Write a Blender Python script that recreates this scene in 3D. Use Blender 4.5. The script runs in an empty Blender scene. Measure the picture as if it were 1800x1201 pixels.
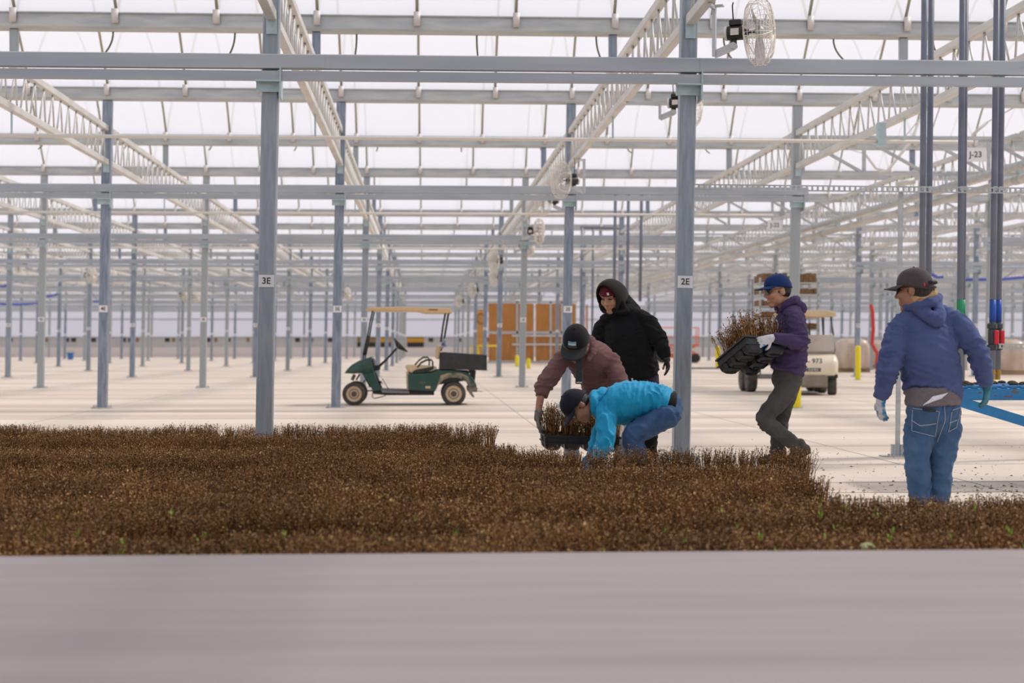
import bpy, bmesh, math, random
import numpy as np
from mathutils import Vector, Matrix, noise
R = math.radians
random.seed(7)
SC = bpy.context.scene
COL = SC.collection

# ------------------------------------------------------------------ camera
F_PX, YAW, CAM_H, HORIZON = 2876.4, 0.0540, 1.1213, 603.34
cam_d = bpy.data.cameras.new('camera')
cam_d.sensor_width = 36.0
cam_d.lens = F_PX / 1800 * 36
cam_d.shift_y = (HORIZON - 600.5) / 1800
cam_d.clip_start, cam_d.clip_end = 0.1, 500
cam_d.dof.use_dof = True
cam_d.dof.focus_distance = 13.6
cam_d.dof.aperture_fstop = 2.2
cam = bpy.data.objects.new('camera', cam_d)
cam.location = (0, 0, CAM_H)
cam.rotation_euler = (R(90), 0, -YAW)
COL.objects.link(cam)
SC.camera = cam

# ------------------------------------------------------------------ sky, sun, exposure
world = bpy.data.worlds.new('sky')
SC.world = world
world.use_nodes = True
wn = world.node_tree.nodes
bg = wn['Background']
bg.inputs['Color'].default_value = (0.88, 0.91, 0.98, 1)
bg.inputs['Strength'].default_value = 0.62
sun_d = bpy.data.lights.new('sun', 'SUN')
sun_d.energy = 5.4
sun_d.angle = R(6.5)
sun_d.color = (1.0, 0.89, 0.75)
sun = bpy.data.objects.new('sun', sun_d)
sun.rotation_euler = Vector((-0.62, -0.22, -0.75)).to_track_quat('-Z', 'Y').to_euler()
COL.objects.link(sun)
SC.view_settings.view_transform = 'Standard'
SC.view_settings.look = 'None'
SC.view_settings.gamma = 1
SC.view_settings.use_curve_mapping = False
SC.view_settings.exposure = 0.0
SC.cycles.use_denoising = True
SC.cycles.transparent_max_bounces = 24
SC.cycles.max_bounces = 6
SC.cycles.diffuse_bounces = 3
SC.cycles.caustics_reflective = False
SC.cycles.caustics_refractive = False

# ------------------------------------------------------------------ helpers
CY, SY = math.cos(YAW), math.sin(YAW)
def P(u, v, Y):
    """point on the plane y = Y that the photograph shows at (u, v)"""
    dx, dz = (u - 900) / F_PX, -(v - HORIZON) / F_PX
    x, y = dx * CY + SY, -dx * SY + CY
    t = Y / y
    return Vector((x * t, Y, CAM_H + dz * t))
def px(p):
    xc = p[0] * CY - p[1] * SY; zc = p[0] * SY + p[1] * CY
    return 900 + F_PX * xc / zc, HORIZON - F_PX * (p[2] - CAM_H) / zc
def ground_depth(v): return CAM_H * F_PX / (v - HORIZON)
ORD = ['first', 'second', 'third', 'fourth', 'fifth', 'sixth', 'seventh', 'eighth', 'ninth', 'tenth',
       'eleventh', 'twelfth', 'thirteenth', 'fourteenth', 'fifteenth', 'sixteenth', 'seventeenth', 'eighteenth', 'nineteenth', 'twentieth', 'twenty-first', 'twenty-second', 'twenty-third', 'twenty-fourth', 'twenty-fifth', 'twenty-sixth']

def tag(o, label=None, cat=None, group=None, kind=None):
    if label: o['label'] = label
    if cat: o['category'] = cat
    if group: o['group'] = group
    if kind: o['kind'] = kind
    return o
def empty(name, loc=(0, 0, 0), rot=(0, 0, 0)):
    o = bpy.data.objects.new(name, None); COL.objects.link(o)
    o.location = loc; o.rotation_euler = rot; o.empty_display_size = 0.1
    return o
def inst(name, mesh, parent=None, loc=(0, 0, 0), rot=(0, 0, 0), scale=None):
    o = bpy.data.objects.new(name, mesh); COL.objects.link(o)
    o.parent = parent; o.location = loc; o.rotation_euler = rot
    if scale: o.scale = scale
    return o

class MB:
    """collects shapes; build() links them as one mesh object"""
    def __init__(s): s.v = []; s.f = []; s.m = []; s.cur = 0
    def mat(s, i): s.cur = i; return s
    def add(s, vs, fs):
        b = len(s.v); s.v += [tuple(p) for p in vs]
        s.f += [tuple(i + b for i in f) for f in fs]; s.m += [s.cur] * len(fs)
        return s
    def box(s, x0, x1, y0, y1, z0, z1, bev=0):
        if bev:
            pl = lambda a, b, c, d, e: [(a+e, c), (b-e, c), (b, c+e), (b, d-e), (b-e, d), (a+e, d), (a, d-e), (a, c+e)]
            o = []
            for (z, e, k) in ((z0, bev*2, bev), (z0+bev, bev, 0), (z1-bev, bev, 0), (z1, bev*2, bev)):
                o.append([(x, y, z) for x, y in pl(x0+k, x1-k, y0+k, y1-k, bev)])
            return s.loft(o)
        vs = [(x, y, z) for z in (z0, z1) for y in (y0, y1) for x in (x0, x1)]
        return s.add(vs, [(0,2,3,1),(4,5,7,6),(0,1,5,4),(2,6,7,3),(0,4,6,2),(1,3,7,5)])
    def loft(s, rings, cap=True, closed=True):
        n = len(rings[0]); vs = [p for r in rings for p in r]; fs = []
        for k in range(len(rings) - 1):
            for i in range(n if closed else n - 1):
                j = (i + 1) % n
                fs.append((k*n+i, k*n+j, (k+1)*n+j, (k+1)*n+i))
        if cap:
            fs.append(tuple(range(n-1, -1, -1))); fs.append(tuple((len(rings)-1)*n + i for i in range(n)))
        return s.add(vs, fs)
    def tube(s, pts, r, n=8, cap=True):
        pts = [Vector(p) for p in pts]; rings = []
        rs = r if isinstance(r, (list, tuple)) else [r] * len(pts)
        up = None
        for k, p in enumerate(pts):
            t = (pts[min(k+1, len(pts)-1)] - pts[max(k-1, 0)]).normalized()
            if up is None:
                up = Vector((0, 0, 1)) if abs(t.z) < .9 else Vector((0, 1, 0))
            a = t.cross(up).normalized(); b = a.cross(t).normalized(); up = b
            rings.append([p + a * (math.cos(q) * rs[k]) + b * (math.sin(q) * rs[k]) for q in (2*math.pi*i/n for i in range(n))])
        return s.loft(rings, cap)
    def bar(s, a, b, w, h, up=(0, 0, 1)):
        a, b = Vector(a), Vector(b); t = (b - a).normalized(); up = Vector(up)
        if abs(t.dot(up)) > .95: up = Vector((0, 1, 0))
        x = t.cross(up).normalized() * (w/2); y = x.cross(t).normalized() * (h/2)
        return s.loft([[p - x - y, p + x - y, p + x + y, p - x + y] for p in (a, b)])
    def prism(s, poly, y0, y1, axis='y'):
        """polygon in x,z pushed along y (or in y,z along x, or in x,y along z)"""
        mk = {'y': lambda a, b, c: (a, c, b), 'x': lambda a, b, c: (c, a, b), 'z': lambda a, b, c: (a, b, c)}[axis]
        return s.loft([[mk(a, b, c) for a, b in poly] for c in (y0, y1)])
    def lathe(s, prof, c=(0, 0, 0), axis='z', n=20):
        mk = {'z': lambda r, q, h: (c[0]+r*math.cos(q), c[1]+r*math.sin(q), c[2]+h),
              'y': lambda r, q, h: (c[0]+r*math.cos(q), c[1]+h, c[2]+r*math.sin(q)),
              'x': lambda r, q, h: (c[0]+h, c[1]+r*math.cos(q), c[2]+r*math.sin(q))}[axis]
        return s.loft([[mk(r, 2*math.pi*i/n, h) for i in range(n)] for r, h in prof])
    def ball(s, c, r, n=12, m=8):
        r = r if isinstance(r, (tuple, list)) else (r, r, r)
        rings = []
        for k in range(m + 1):
            t = -math.pi/2 + math.pi * min(max(k / m, .02), .98)
            rings.append([(c[0]+r[0]*math.cos(t)*math.cos(q), c[1]+r[1]*math.cos(t)*math.sin(q), c[2]+r[2]*math.sin(t)) for q in (2*math.pi*i/n for i in range(n))])
        return s.loft(rings)
    def mesh(s, name, mats, smooth=False):
        me = bpy.data.meshes.new(name); me.from_pydata(s.v, [], s.f)
        for m in (mats if isinstance(mats, (list, tuple)) else [mats]): me.materials.append(m)
        me.polygons.foreach_set('material_index', s.m)
        bm = bmesh.new(); bm.from_mesh(me); bmesh.ops.recalc_face_normals(bm, faces=bm.faces); bm.to_mesh(me); bm.free()
        if smooth:
            me.polygons.foreach_set('use_smooth', [True] * len(me.polygons))
            if smooth == 'auto':
                try: me.set_sharp_from_angle(angle=R(35))
                except Exception: pass
        me.update(); return me
    def build(s, name, mats, parent=None, smooth=False):
        return inst(name, s.mesh(name, mats, smooth), parent)

def mat(name, col, rough=.6, metal=0., col2=None, scale=8., stretch=(1, 1, 1), detail=4., bump=0., bump_scale=None,
        lo=.35, hi=.65, spec=.5, sheen=0., coat=0., emit=None, obj_random=0., alpha=None):
    m = bpy.data.materials.new(name); m.use_nodes = True
    nt = m.node_tree; b = nt.nodes['Principled BSDF']
    b.inputs['Base Color'].default_value = (*col, 1)
    b.inputs['Roughness'].default_value = rough; b.inputs['Metallic'].default_value = metal
    b.inputs['Specular IOR Level'].default_value = spec
    b.inputs['Sheen Weight'].default_value = sheen; b.inputs['Coat Weight'].default_value = coat
    if alpha is not None: b.inputs['Alpha'].default_value = alpha
    out = None
    if col2 is not None or bump:
        tc = nt.nodes.new('ShaderNodeTexCoord'); mp = nt.nodes.new('ShaderNodeMapping')
        mp.inputs['Scale'].default_value = stretch
        nt.links.new(tc.outputs['Object'], mp.inputs['Vector'])
        nz = nt.nodes.new('ShaderNodeTexNoise'); nz.inputs['Scale'].default_value = scale; nz.inputs['Detail'].default_value = detail
        nt.links.new(mp.outputs['Vector'], nz.inputs['Vector'])
        if col2 is not None:
            cr = nt.nodes.new('ShaderNodeValToRGB')
            cr.color_ramp.elements[0].position = lo; cr.color_ramp.elements[0].color = (*col, 1)
            cr.color_ramp.elements[1].position = hi; cr.color_ramp.elements[1].color = (*col2, 1)
            nt.links.new(nz.outputs['Fac'], cr.inputs['Fac']); nt.links.new(cr.outputs['Color'], b.inputs['Base Color'])
            out = cr.outputs['Color']
        if bump:
            n2 = nz
            if bump_scale:
                n2 = nt.nodes.new('ShaderNodeTexNoise'); n2.inputs['Scale'].default_value = bump_scale; n2.inputs['Detail'].default_value = 3
                nt.links.new(mp.outputs['Vector'], n2.inputs['Vector'])
            bp = nt.nodes.new('ShaderNodeBump'); bp.inputs['Strength'].default_value = bump; bp.inputs['Distance'].default_value = .02
            nt.links.new(n2.outputs['Fac'], bp.inputs['Height']); nt.links.new(bp.outputs['Normal'], b.inputs['Normal'])
    if obj_random:
        oi = nt.nodes.new('ShaderNodeObjectInfo'); hs = nt.nodes.new('ShaderNodeHueSaturation')
        mr = nt.nodes.new('ShaderNodeMapRange'); mr.inputs['To Min'].default_value = 1 - obj_random; mr.inputs['To Max'].default_value = 1 + obj_random
        nt.links.new(oi.outputs['Random'], mr.inputs['Value']); nt.links.new(mr.outputs['Result'], hs.inputs['Value'])
        if out: nt.links.new(out, hs.inputs['Color'])
        else: hs.inputs['Color'].default_value = (*col, 1)
        nt.links.new(hs.outputs['Color'], b.inputs['Base Color'])
    return m
def srgb(r, g, b):
    f = lambda c: (c/255/12.92) if c/255 <= .04045 else ((c/255+.055)/1.055)**2.4
    return (f(r), f(g), f(b))

def film_mat(name, col, through, scat):
    """thin white film: part of the light goes straight through, part is scattered"""
    m = bpy.data.materials.new(name); m.use_nodes = True; nt = m.node_tree
    nt.nodes.remove(nt.nodes['Principled BSDF']); out = nt.nodes['Material Output']
    tr = nt.nodes.new('ShaderNodeBsdfTransparent'); tl = nt.nodes.new('ShaderNodeBsdfTranslucent')
    df = nt.nodes.new('ShaderNodeBsdfDiffuse')
    tr.inputs['Color'].default_value = (*col, 1); tl.inputs['Color'].default_value = (*col, 1); df.inputs['Color'].default_value = (*col, 1)
    a = nt.nodes.new('ShaderNodeMixShader'); a.inputs[0].default_value = scat
    nt.links.new(tl.outputs[0], a.inputs[1]); nt.links.new(df.outputs[0], a.inputs[2])
    b = nt.nodes.new('ShaderNodeMixShader'); b.inputs[0].default_value = 1 - through
    nt.links.new(tr.outputs[0], b.inputs[1]); nt.links.new(a.outputs[0], b.inputs[2])
    nt.links.new(b.outputs[0], out.inputs['Surface'])
    return m

M = {}
def post_mat():
    m = mat('galvanised_post', (.17, .215, .295), .42, .4, (.35, .40, .465), 5, (6, 6, .7), 6, lo=.3, hi=.75)
    nt = m.node_tree; b = nt.nodes['Principled BSDF']; src = b.inputs['Base Color'].links[0].from_socket
    oi = nt.nodes.new('ShaderNodeObjectInfo'); st = nt.nodes.new('ShaderNodeMapRange')
    for k, v in (('From Min', .30), ('From Max', .75)): st.inputs[k].default_value = v
    nt.links.new(oi.outputs['Random'], st.inputs['Value'])
    mx = nt.nodes.new('ShaderNodeMixRGB'); mx.inputs[2].default_value = (.40, .435, .44, 1)
    sc = nt.nodes.new('ShaderNodeMath'); sc.operation = 'MULTIPLY'; sc.inputs[1].default_value = .85
    nt.links.new(st.outputs['Result'], sc.inputs[0]); nt.links.new(sc.outputs[0], mx.inputs[0]); nt.links.new(src, mx.inputs[1]); nt.links.new(mx.outputs[0], b.inputs['Base Color'])
    return m
M['post'] = post_mat()
M['steel'] = mat('galvanised_steel', (.42, .45, .47), .45, .35, (.56, .58, .58), 3, (.6, 4, 4), 5)
M['chord'] = mat('galvanised_chord', (.58, .575, .56), .5, .25, (.70, .69, .66), 4, (1, .4, 1), 4)
M['rail'] = mat('grey_rail', (.36, .41, .46), .45, .35, (.46, .50, .54), 1.2, (.5, 6, 6), 5)
M['bow'] = mat('roof_bow', (.40, .39, .30), .5, .2)
M['bracket'] = mat('zinc_bracket', (.42, .56, .60), .4, .4, (.52, .64, .66), 20)
M['clamp'] = mat('bow_clamp', (.70, .66, .65), .5, .2)
M['film'] = film_mat('roof_film', (.84, .865, .94), .50, .25)
M['wallfilm'] = film_mat('wall_film', (.88, .86, .93), .18, .45)
M['white'] = mat('white_plate', (.82, .82, .84), .5)
M['ink'] = mat('black_ink', (.02, .02, .025), .6)
M['black'] = mat('black_plastic', (.02, .02, .022), .45)
M['fanwire'] = mat('fan_cage', (.86, .81, .75), .5, .0)
M['blade'] = mat('fan_blade', (.50, .50, .52), .4, .3)
M['pvc'] = mat('grey_pvc', (.165, .19, .25), .4, 0, (.20, .225, .29), 6)
M['yellow'] = mat('yellow_paint', (.85, .70, .01), .45)
M['orange'] = mat('orange_paint', (.75, .16, .05), .5)
M['plywood'] = mat('plywood', (.44, .185, .045), .6, 0, (.52, .23, .06), 2, (3, 1, .6))
M['plytan'] = mat('tan_board', (.62, .33, .10), .6, 0, (.68, .38, .13), 3)
M['whitepvc'] = mat('cream_pipe', (.74, .72, .68), .5)
M['bluehose'] = mat('blue_hose', (.08, .12, .55), .5)
M['redhose'] = mat('red_hose', (.55, .05, .04), .5)
# ------------------------------------------------------------------ floor and shell
X3E, Y0, BAY, SPAN = -1.499, 15.699, 4.0, 12.8
LEAN = 0.0181
def line_x(i, z=CAM_H): return X3E + BAY * i + LEAN * (z - CAM_H)     # i = 0 is the 3E line, 1 the 2E line
def row_y(n): return Y0 + SPAN * n
WALL_Y = 134.0
XL, XR = line_x(-12) - .6, line_x(15) + .6
YB = -14.0
ZG0, ZG1 = 5.30, 5.50

def floor_material():
    m = bpy.data.materials.new('concrete_floor'); m.use_nodes = True; nt = m.node_tree; b = nt.nodes['Principled BSDF']
    tc = nt.nodes.new('ShaderNodeTexCoord')
    def nz(scale, st, detail=5):
        mp = nt.nodes.new('ShaderNodeMapping'); mp.inputs['Scale'].default_value = st
        nt.links.new(tc.outputs['Object'], mp.inputs['Vector'])
        n = nt.nodes.new('ShaderNodeTexNoise'); n.inputs['Scale'].default_value = scale; n.inputs['Detail'].default_value = detail
        nt.links.new(mp.outputs['Vector'], n.inputs['Vector']); return n.outputs['Fac']
    def ramp(src, p0, c0, p1, c1):
        r = nt.nodes.new('ShaderNodeValToRGB'); e = r.color_ramp.elements
        e[0].position = p0; e[0].color = (*c0, 1); e[1].position = p1; e[1].color = (*c1, 1)
        nt.links.new(src, r.inputs['Fac']); return r.outputs['Color']
    def mix(kind, f, a, c):
        x = nt.nodes.new('ShaderNodeMixRGB'); x.blend_type = kind; x.inputs[0].default_value = f
        nt.links.new(a, x.inputs[1]); nt.links.new(c, x.inputs[2]); return x.outputs[0]
    base = ramp(nz(.5, (.12, .6, 1)), .35, (.69, .595, .50), .65, (.79, .69, .585))
    streak = ramp(nz(.55, (.07, 1.2, 1), 6), .42, (.70, .62, .60), .55, (1, 1, 1))  # darker pinkish streaks drawn out along x
    fine = ramp(nz(9, (1, 1, 1), 6), .3, (.93, .93, .93), .7, (1.0, 1.0, 1.0))
    c = mix('MULTIPLY', .6, base, streak); c = mix('MULTIPLY', 1, c, fine)
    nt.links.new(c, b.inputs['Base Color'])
    b.inputs['Roughness'].default_value = .55; b.inputs['Specular IOR Level'].default_value = .35
    return m
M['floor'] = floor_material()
fl = MB()
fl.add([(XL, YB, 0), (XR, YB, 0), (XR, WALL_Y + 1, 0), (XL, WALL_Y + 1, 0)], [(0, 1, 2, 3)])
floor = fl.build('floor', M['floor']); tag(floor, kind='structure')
# saw-cut joints of the slab: thin dark strips
M['joint'] = mat('floor_joint', (.30, .20, .16), .8)
M['joint2'] = mat('floor_joint_grey', (.34, .31, .29), .8)
for k, yy in enumerate([9.9, 11.35, 12.1, 13.0, 14.9, 17.6, 21.0, 24.4, 31.0, 37.5, 44, 52, 63]):
    mb = MB(); mb.box(XL, XR, yy - .006, yy + .006, .0005, .002)
    mb.build('slab_joint', M['joint'] if k % 3 else M['joint2'], floor)
for xx in [-9.5, -5.5, 1.5, 4.4, 8.4, 12.4]:
    mb = MB(); mb.box(xx - .006, xx + .006, YB, WALL_Y, .0005, .002); mb.build('slab_joint', M['joint2'], floor)

# far wall: kerb, grey band with vents, film with girts
wall = empty('wall_far', (0, WALL_Y, 0)); tag(wall, kind='structure')
M['kerb'] = mat('wall_kerb', (.86, .78, .75), .7)
M['greyband'] = mat('wall_grey_band', (.55, .54, .55), .7, 0, (.60, .59, .59), 1)
MB().box(XL, XR, -.05, .2, 0, .78).build('kerb', M['kerb'], wall)
MB().box(XL, XR, 0, .12, .78, 1.58).build('lower_panel', M['greyband'], wall)
mb = MB(); mb.add([(XL, .05, 1.58), (XR, .05, 1.58), (XR, .05, 5.6), (XL, .05, 5.6)], [(0, 1, 2, 3)]); mb.build('wall_film', M['wallfilm'], wall)
for z in (1.6, 3.05, 4.1, 4.9, 5.5):
    MB().box(XL, XR, -.06, .0, z - .05, z + .05).build('girt', M['steel'], wall)
M['gap'] = mat('dark_gap', (.06, .055, .05), .9); M['gap2'] = mat('tan_gap', (.30, .20, .10), .9)
slot = MB().box(-.19, .19, -.03, .02, 1.22, 1.56).mesh('vent_slot', M['gap'])
slot2 = MB().box(-.12, .12, -.03, .02, 1.22, 1.56).mesh('vent_slot', M['gap2'])
rs = random.Random(3)
x = XL + 12
while x < 24:
    if not -7.5 < x < .5: inst('vent_slot', slot if rs.random() < .6 else slot2, wall, (x, 0, 0))
    x += rs.choice([.5, .55, 1.0, 1.6, 2.4])
mb = MB()
M['win_orange'] = mat('amber_panel', (.62, .32, .03), .6)
for (u0, u1, m_) in ((628, 634, 'gap2'), (645, 663, 'gap2'), (669, 687, 'win_orange'), (716, 745, 'win_orange')):
    a, c = P(u0, 600, WALL_Y).x, P(u1, 600, WALL_Y).x
    w = empty('window_1', (a, WALL_Y - .06, 0)); tag(w, kind='structure')
    MB().box(0, c - a, 0, .04, 1.18, 1.62).build('pane', M[m_], w)
    MB().box(0, c - a, -.03, 0, .80, 1.18).build('dark_sill', M['black'], w)
for nm, x in (('wall_left', XL), ('wall_right', XR)):
    w = empty(nm, (x, 0, 0)); tag(w, kind='structure')
    mb = MB(); mb.add([(0, YB, 0), (0, WALL_Y, 0), (0, WALL_Y, 5.6), (0, YB, 5.6)], [(0, 1, 2, 3)]); mb.build('wall_film', M['wallfilm'], w)
    for z in (.8, 1.6, 3.05, 4.3):
        MB().box(-.05, .05, YB, WALL_Y, z - .04, z + .04).build('girt', M['steel'], w)

# ------------------------------------------------------------------ visibility of the grid
def seen(p, mu=130): u, v = px(p); return p[1] > .5 and -mu < u < 1800 + mu
def text_mesh(s, size, material, cache={}):
    k = (s, size, material.name)
    if k not in cache:
        c = bpy.data.curves.new('lettering', 'FONT'); c.body = s; c.size = size; c.align_x = 'CENTER'; c.align_y = 'CENTER'
        c.extrude = .0015; c.offset = size * .012
        o = bpy.data.objects.new('lettering', c); COL.objects.link(o)
        me = bpy.data.meshes.new_from_object(o.evaluated_get(bpy.context.evaluated_depsgraph_get()))
        bpy.data.objects.remove(o); me.materials.clear(); me.materials.append(material)
        me.transform(Matrix.Rotation(R(90), 4, 'X')); cache[k] = me
    return cache[k]

# ------------------------------------------------------------------ columns
W = .158
post_me = MB().box(-W/2, W/2, -W/2, W/2, .0, ZG0, .012).mesh('post', M['post'])
plate = MB().box(-.17, .17, -.13, .13, 0, .016, .003)
for sx in (-.13, .13):
    for sy in (-.09, .09):
        plate.lathe([(.016, .016), (.016, .034), (.008, .034), (.008, .06), (.002, .06)], (sx, sy, 0), n=6)
plate_me = plate.mesh('base_plate', M['steel'])
num_me = MB().box(-.073, .073, -.004, 0, -.058, .058).mesh('number_plate', M['white'])
br = MB().box(-.125, .10, -.12, -W/2 + .002, 3.50, 3.60); br.box(.10, .115, -.22, .02, 3.44, 3.72); br.box(-.125, .10, -.22, -W/2, 3.585, 3.60)
br_me = br.mesh('rail_bracket', M['bracket'])
tilt = math.atan(LEAN)
def tag_name(i): return f'{3 - i}E' if i <= 2 else f'{i - 2}W'
corridor = (3,)                                     # this line has no posts: the service aisle
NROW = 10
LINES = {}
for n in range(NROW):
    for i in range(-12, 15):
        if i in corridor: continue
        if not seen((line_x(i), row_y(n), 2)): continue
        z0 = line_x(i, 0)
        c = empty('column', (z0, row_y(n), 0), (0, tilt, 0))
        tag(c, f'galvanised steel column tagged {tag_name(i)}, {ORD[n]} of its line counted from the plant trays', 'column', f'columns of the {tag_name(i)} line')
        inst('post', post_me, c); inst('base_plate', plate_me, c)
        s = inst('number_plate', num_me, c, (0, -W/2 - .001, 1.7106))
        if n < 7:
            inst('lettering', text_mesh(tag_name(i), .085, M['ink']), s, (0, -.005, 0))
        inst('rail_bracket', br_me, c)

# ------------------------------------------------------------------ rails along each row of columns
for n in range(NROW):
    y = row_y(n)
    a, b = P(-140, 600, y).x, P(1940, 600, y).x
    if n >= 1: b = min(b, line_x(2) + .22)
    a, b = max(a, XL), min(b, XR)
    r = empty('rail', ((a + b)/2, y, 3.6)); tag(r, f'long grey steel rail carried by the {ORD[n]} row of columns from the plant trays', 'rail', 'rails on the column rows')
    h = (b - a)/2
    mb = MB().prism([(-.215, .108), (-.215, .235), (-.20, .245), (-.12, .245), (-.12, .235), (-.19, .235), (-.19, .116), (-.12, .116), (-.12, .108)], -h, h, 'x')
    mb.build('upper_channel', M['rail'], r)
    MB().prism([(-.20, .0), (-.20, .087), (-.12, .087), (-.12, .0)], -h, h, 'x').build('lower_channel', M['rail'], r)
    if n < 2:
        for k in range(-6, 7):
            xx = line_x(k) - (a + b)/2 + (.62 if n else .35)
            if abs(xx) < h: MB().box(xx - .22, xx + .22, -.219, -.214, .115, .23).build('splice_plate', M['rail'], r)
# rails west of the aisle, far rows
for n in range(2, NROW):
    y = row_y(n); a = line_x(4) - .2; b = min(P(1940, 600, y).x, XR)
    if b - a < 2: continue
    r = empty('rail', ((a + b)/2, y, 3.6)); h = (b - a)/2
    tag(r, f'grey steel rail beyond the service aisle on the {ORD[n]} row of columns', 'rail', 'rails beyond the aisle')
    MB().prism([(-.215, .105), (-.215, .235), (-.10, .235), (-.10, .105)], -h, h, 'x').build('upper_channel', M['rail'], r)
    MB().prism([(-.20, .0), (-.20, .087), (-.12, .087), (-.12, .0)], -h, h, 'x').build('lower_channel', M['rail'], r)

# ------------------------------------------------------------------ trusses along the column lines
ZB, ZT = 4.18, 4.86
L = SPAN - W
bot = MB().box(-.045, .045, 0, L, 0, .10, .008).mesh('bottom_chord', M['chord'])
top = MB().box(-.045, .045, 0, L, ZT - ZB - .10, ZT - ZB, .008).mesh('top_chord', M['chord'])
NB = 46; PB = L / NB
z0, z1 = .09, ZT - ZB - .09
barA = MB().tube([(0, 0, z0), (0, PB * 1.0, z1)], .014, 6).mesh('web_bar', M['chord'], True)
barB = MB().tube([(0, 0, z1), (0, PB * .35, z0)], .014, 6).mesh('web_bar', M['chord'], True)
allb = MB()
for k in range(NB):
    if k % 2 == 0: allb.tube([(0, k*PB + .05, z0), (0, k*PB + .05 + PB*1.0, z1)], .015, 5)
    else: allb.tube([(0, k*PB + .05, z1), (0, k*PB + .05 + PB*.35, z0)], .015, 5)
allb_me = allb.mesh('web_bars', M['chord'], True)
cleat_me = MB().box(-.05, .05, -.004, .012, -.13, .05).mesh('end_cleat', M['bracket'])
stub_me = MB().box(-.055, .055, -.05, .05, ZT - ZB, ZG0 - ZB, .01).mesh('stub_post', M['post'])
for n in range(-1, NROW):
    for i in range(-12, 15):
        ya, yb = row_y(n) + W/2, row_y(n + 1) - W/2
        xx = line_x(i, 4.5)
        if not (seen((xx, max(ya, 1.0), 4.5), 60) or seen((xx, yb, 4.5), 60)): continue
        if n == -1 and i not in (0, 1): continue
        if n == NROW - 1: continue
        t = empty('truss', (xx, ya, ZB))
        where = f'{ORD[n]} bay behind the plant trays' if n >= 0 else 'reaching forward above the plant trays'
        tag(t, f'pale lattice truss over the {tag_name(i)} line, {where}', 'truss', f'trusses over the {tag_name(i)} line')
        inst('bottom_chord', bot, t); inst('top_chord', top, t)
        inst('end_cleat', cleat_me, t, (0, L - .02, 0)); inst('end_cleat', cleat_me, t, (0, .01, 0))
        if n >= 0: inst('stub_post', stub_me, t, (0, L/2, 0))
        if n <= 0 or (n == 1 and -2 <= i <= 2):
            for k in range(NB):
                inst('web_bar', barA if k % 2 == 0 else barB, t, (0, k * PB + .05, 0))
        else:
            tag(inst('web_bars', allb_me, t), kind='stuff')

# ------------------------------------------------------------------ roof: gutters, bows, film
HALF = SPAN / 2
RISE = 1.75
def arch_pts(m):
    out = []
    for k in range(m + 1):
        s_ = k / m
        y = HALF * s_
        out.append((y, RISE * (1 - abs(2*s_ - 1)**2.3)))
    return out
AP = arch_pts(16)
bow = MB().tube([(0, y, z) for y, z in AP], .022, 6).mat(1)
bow.box(-.045, .045, .142, .165, -.13, .06); bow.box(-.045, .045, HALF - .165, HALF - .142, -.13, .06)
bow_me = bow.mesh('bow', [M['bow'], M['clamp']], True)
gut_prof = [(-.09, 0), (.09, 0), (.11, .03), (.11, .20), (.14, .20), (.14, .215), (.095, .215), (.095, .04), (-.095, .04), (-.095, .215), (-.14, .215), (-.14, .20), (-.11, .20), (-.11, .03)]
def gutter_y(k): return Y0 + HALF * k
KMAX = int((WALL_Y - Y0) / HALF)
for k in range(-4, KMAX + 1):
    y = gutter_y(k)
    a, b = (XL, XR) if y < 14 else (max(P(-200, 600, y).x, XL), min(P(2000, 600, y).x, XR))
    g = MB().prism([(p, q) for p, q in gut_prof], a, b, 'x')
    g = g.build('gutter', M['steel'], None)
    g.location = (0, y, ZG0)
    tag(g, (f'galvanised roof gutter over the {ORD[k//2]} row of columns from the plant trays' if k >= 0 and k % 2 == 0 else
            f'galvanised roof gutter on stub posts behind the {ORD[k//2]} row of columns' if k >= 0 else
            f'galvanised roof gutter overhead, {ORD[-k-1]} on the near side of the first columns'), 'gutter', 'roof gutters')
for k in range(-5, KMAX + 1):
    y = gutter_y(k)
    c = empty('ceiling', (0, y, ZG1)); tag(c, kind='structure')
    mb = MB(); vs = [(x, yy, zz + .03) for yy, zz in AP for x in (XL, XR)]
    mb.add(vs, [(2*q, 2*q+1, 2*q+3, 2*q+2) for q in range(len(AP) - 1)])
    mb.build('roof_film', M['film'], c, True)
    yb = y + HALF
    a, b = max(P(-220, 600, max(yb, 6)).x, XL), min(P(2020, 600, max(yb, 6)).x, XR)
    if yb < 6: a, b = -6, 9
    many = MB().mat(0)
    q = math.ceil((a - X3E) / (BAY/3))
    while True:
        x = X3E + q * BAY/3 + LEAN * 4.3
        if x > b: break
        if k <= 8: inst('bow', bow_me, c, (x, 0, 0))
        else: many.tube([(x, yy, zz) for yy, zz in AP[::2]], .022, 4)
        q += 1
    if many.v: tag(many.build('bows', M['bow'], c, True), kind='stuff')
    MB().tube([(XL, HALF/2, RISE - .04), (XR, HALF/2, RISE - .04)], .02, 6).build('ridge_purlin', M['bow'], c)
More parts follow.
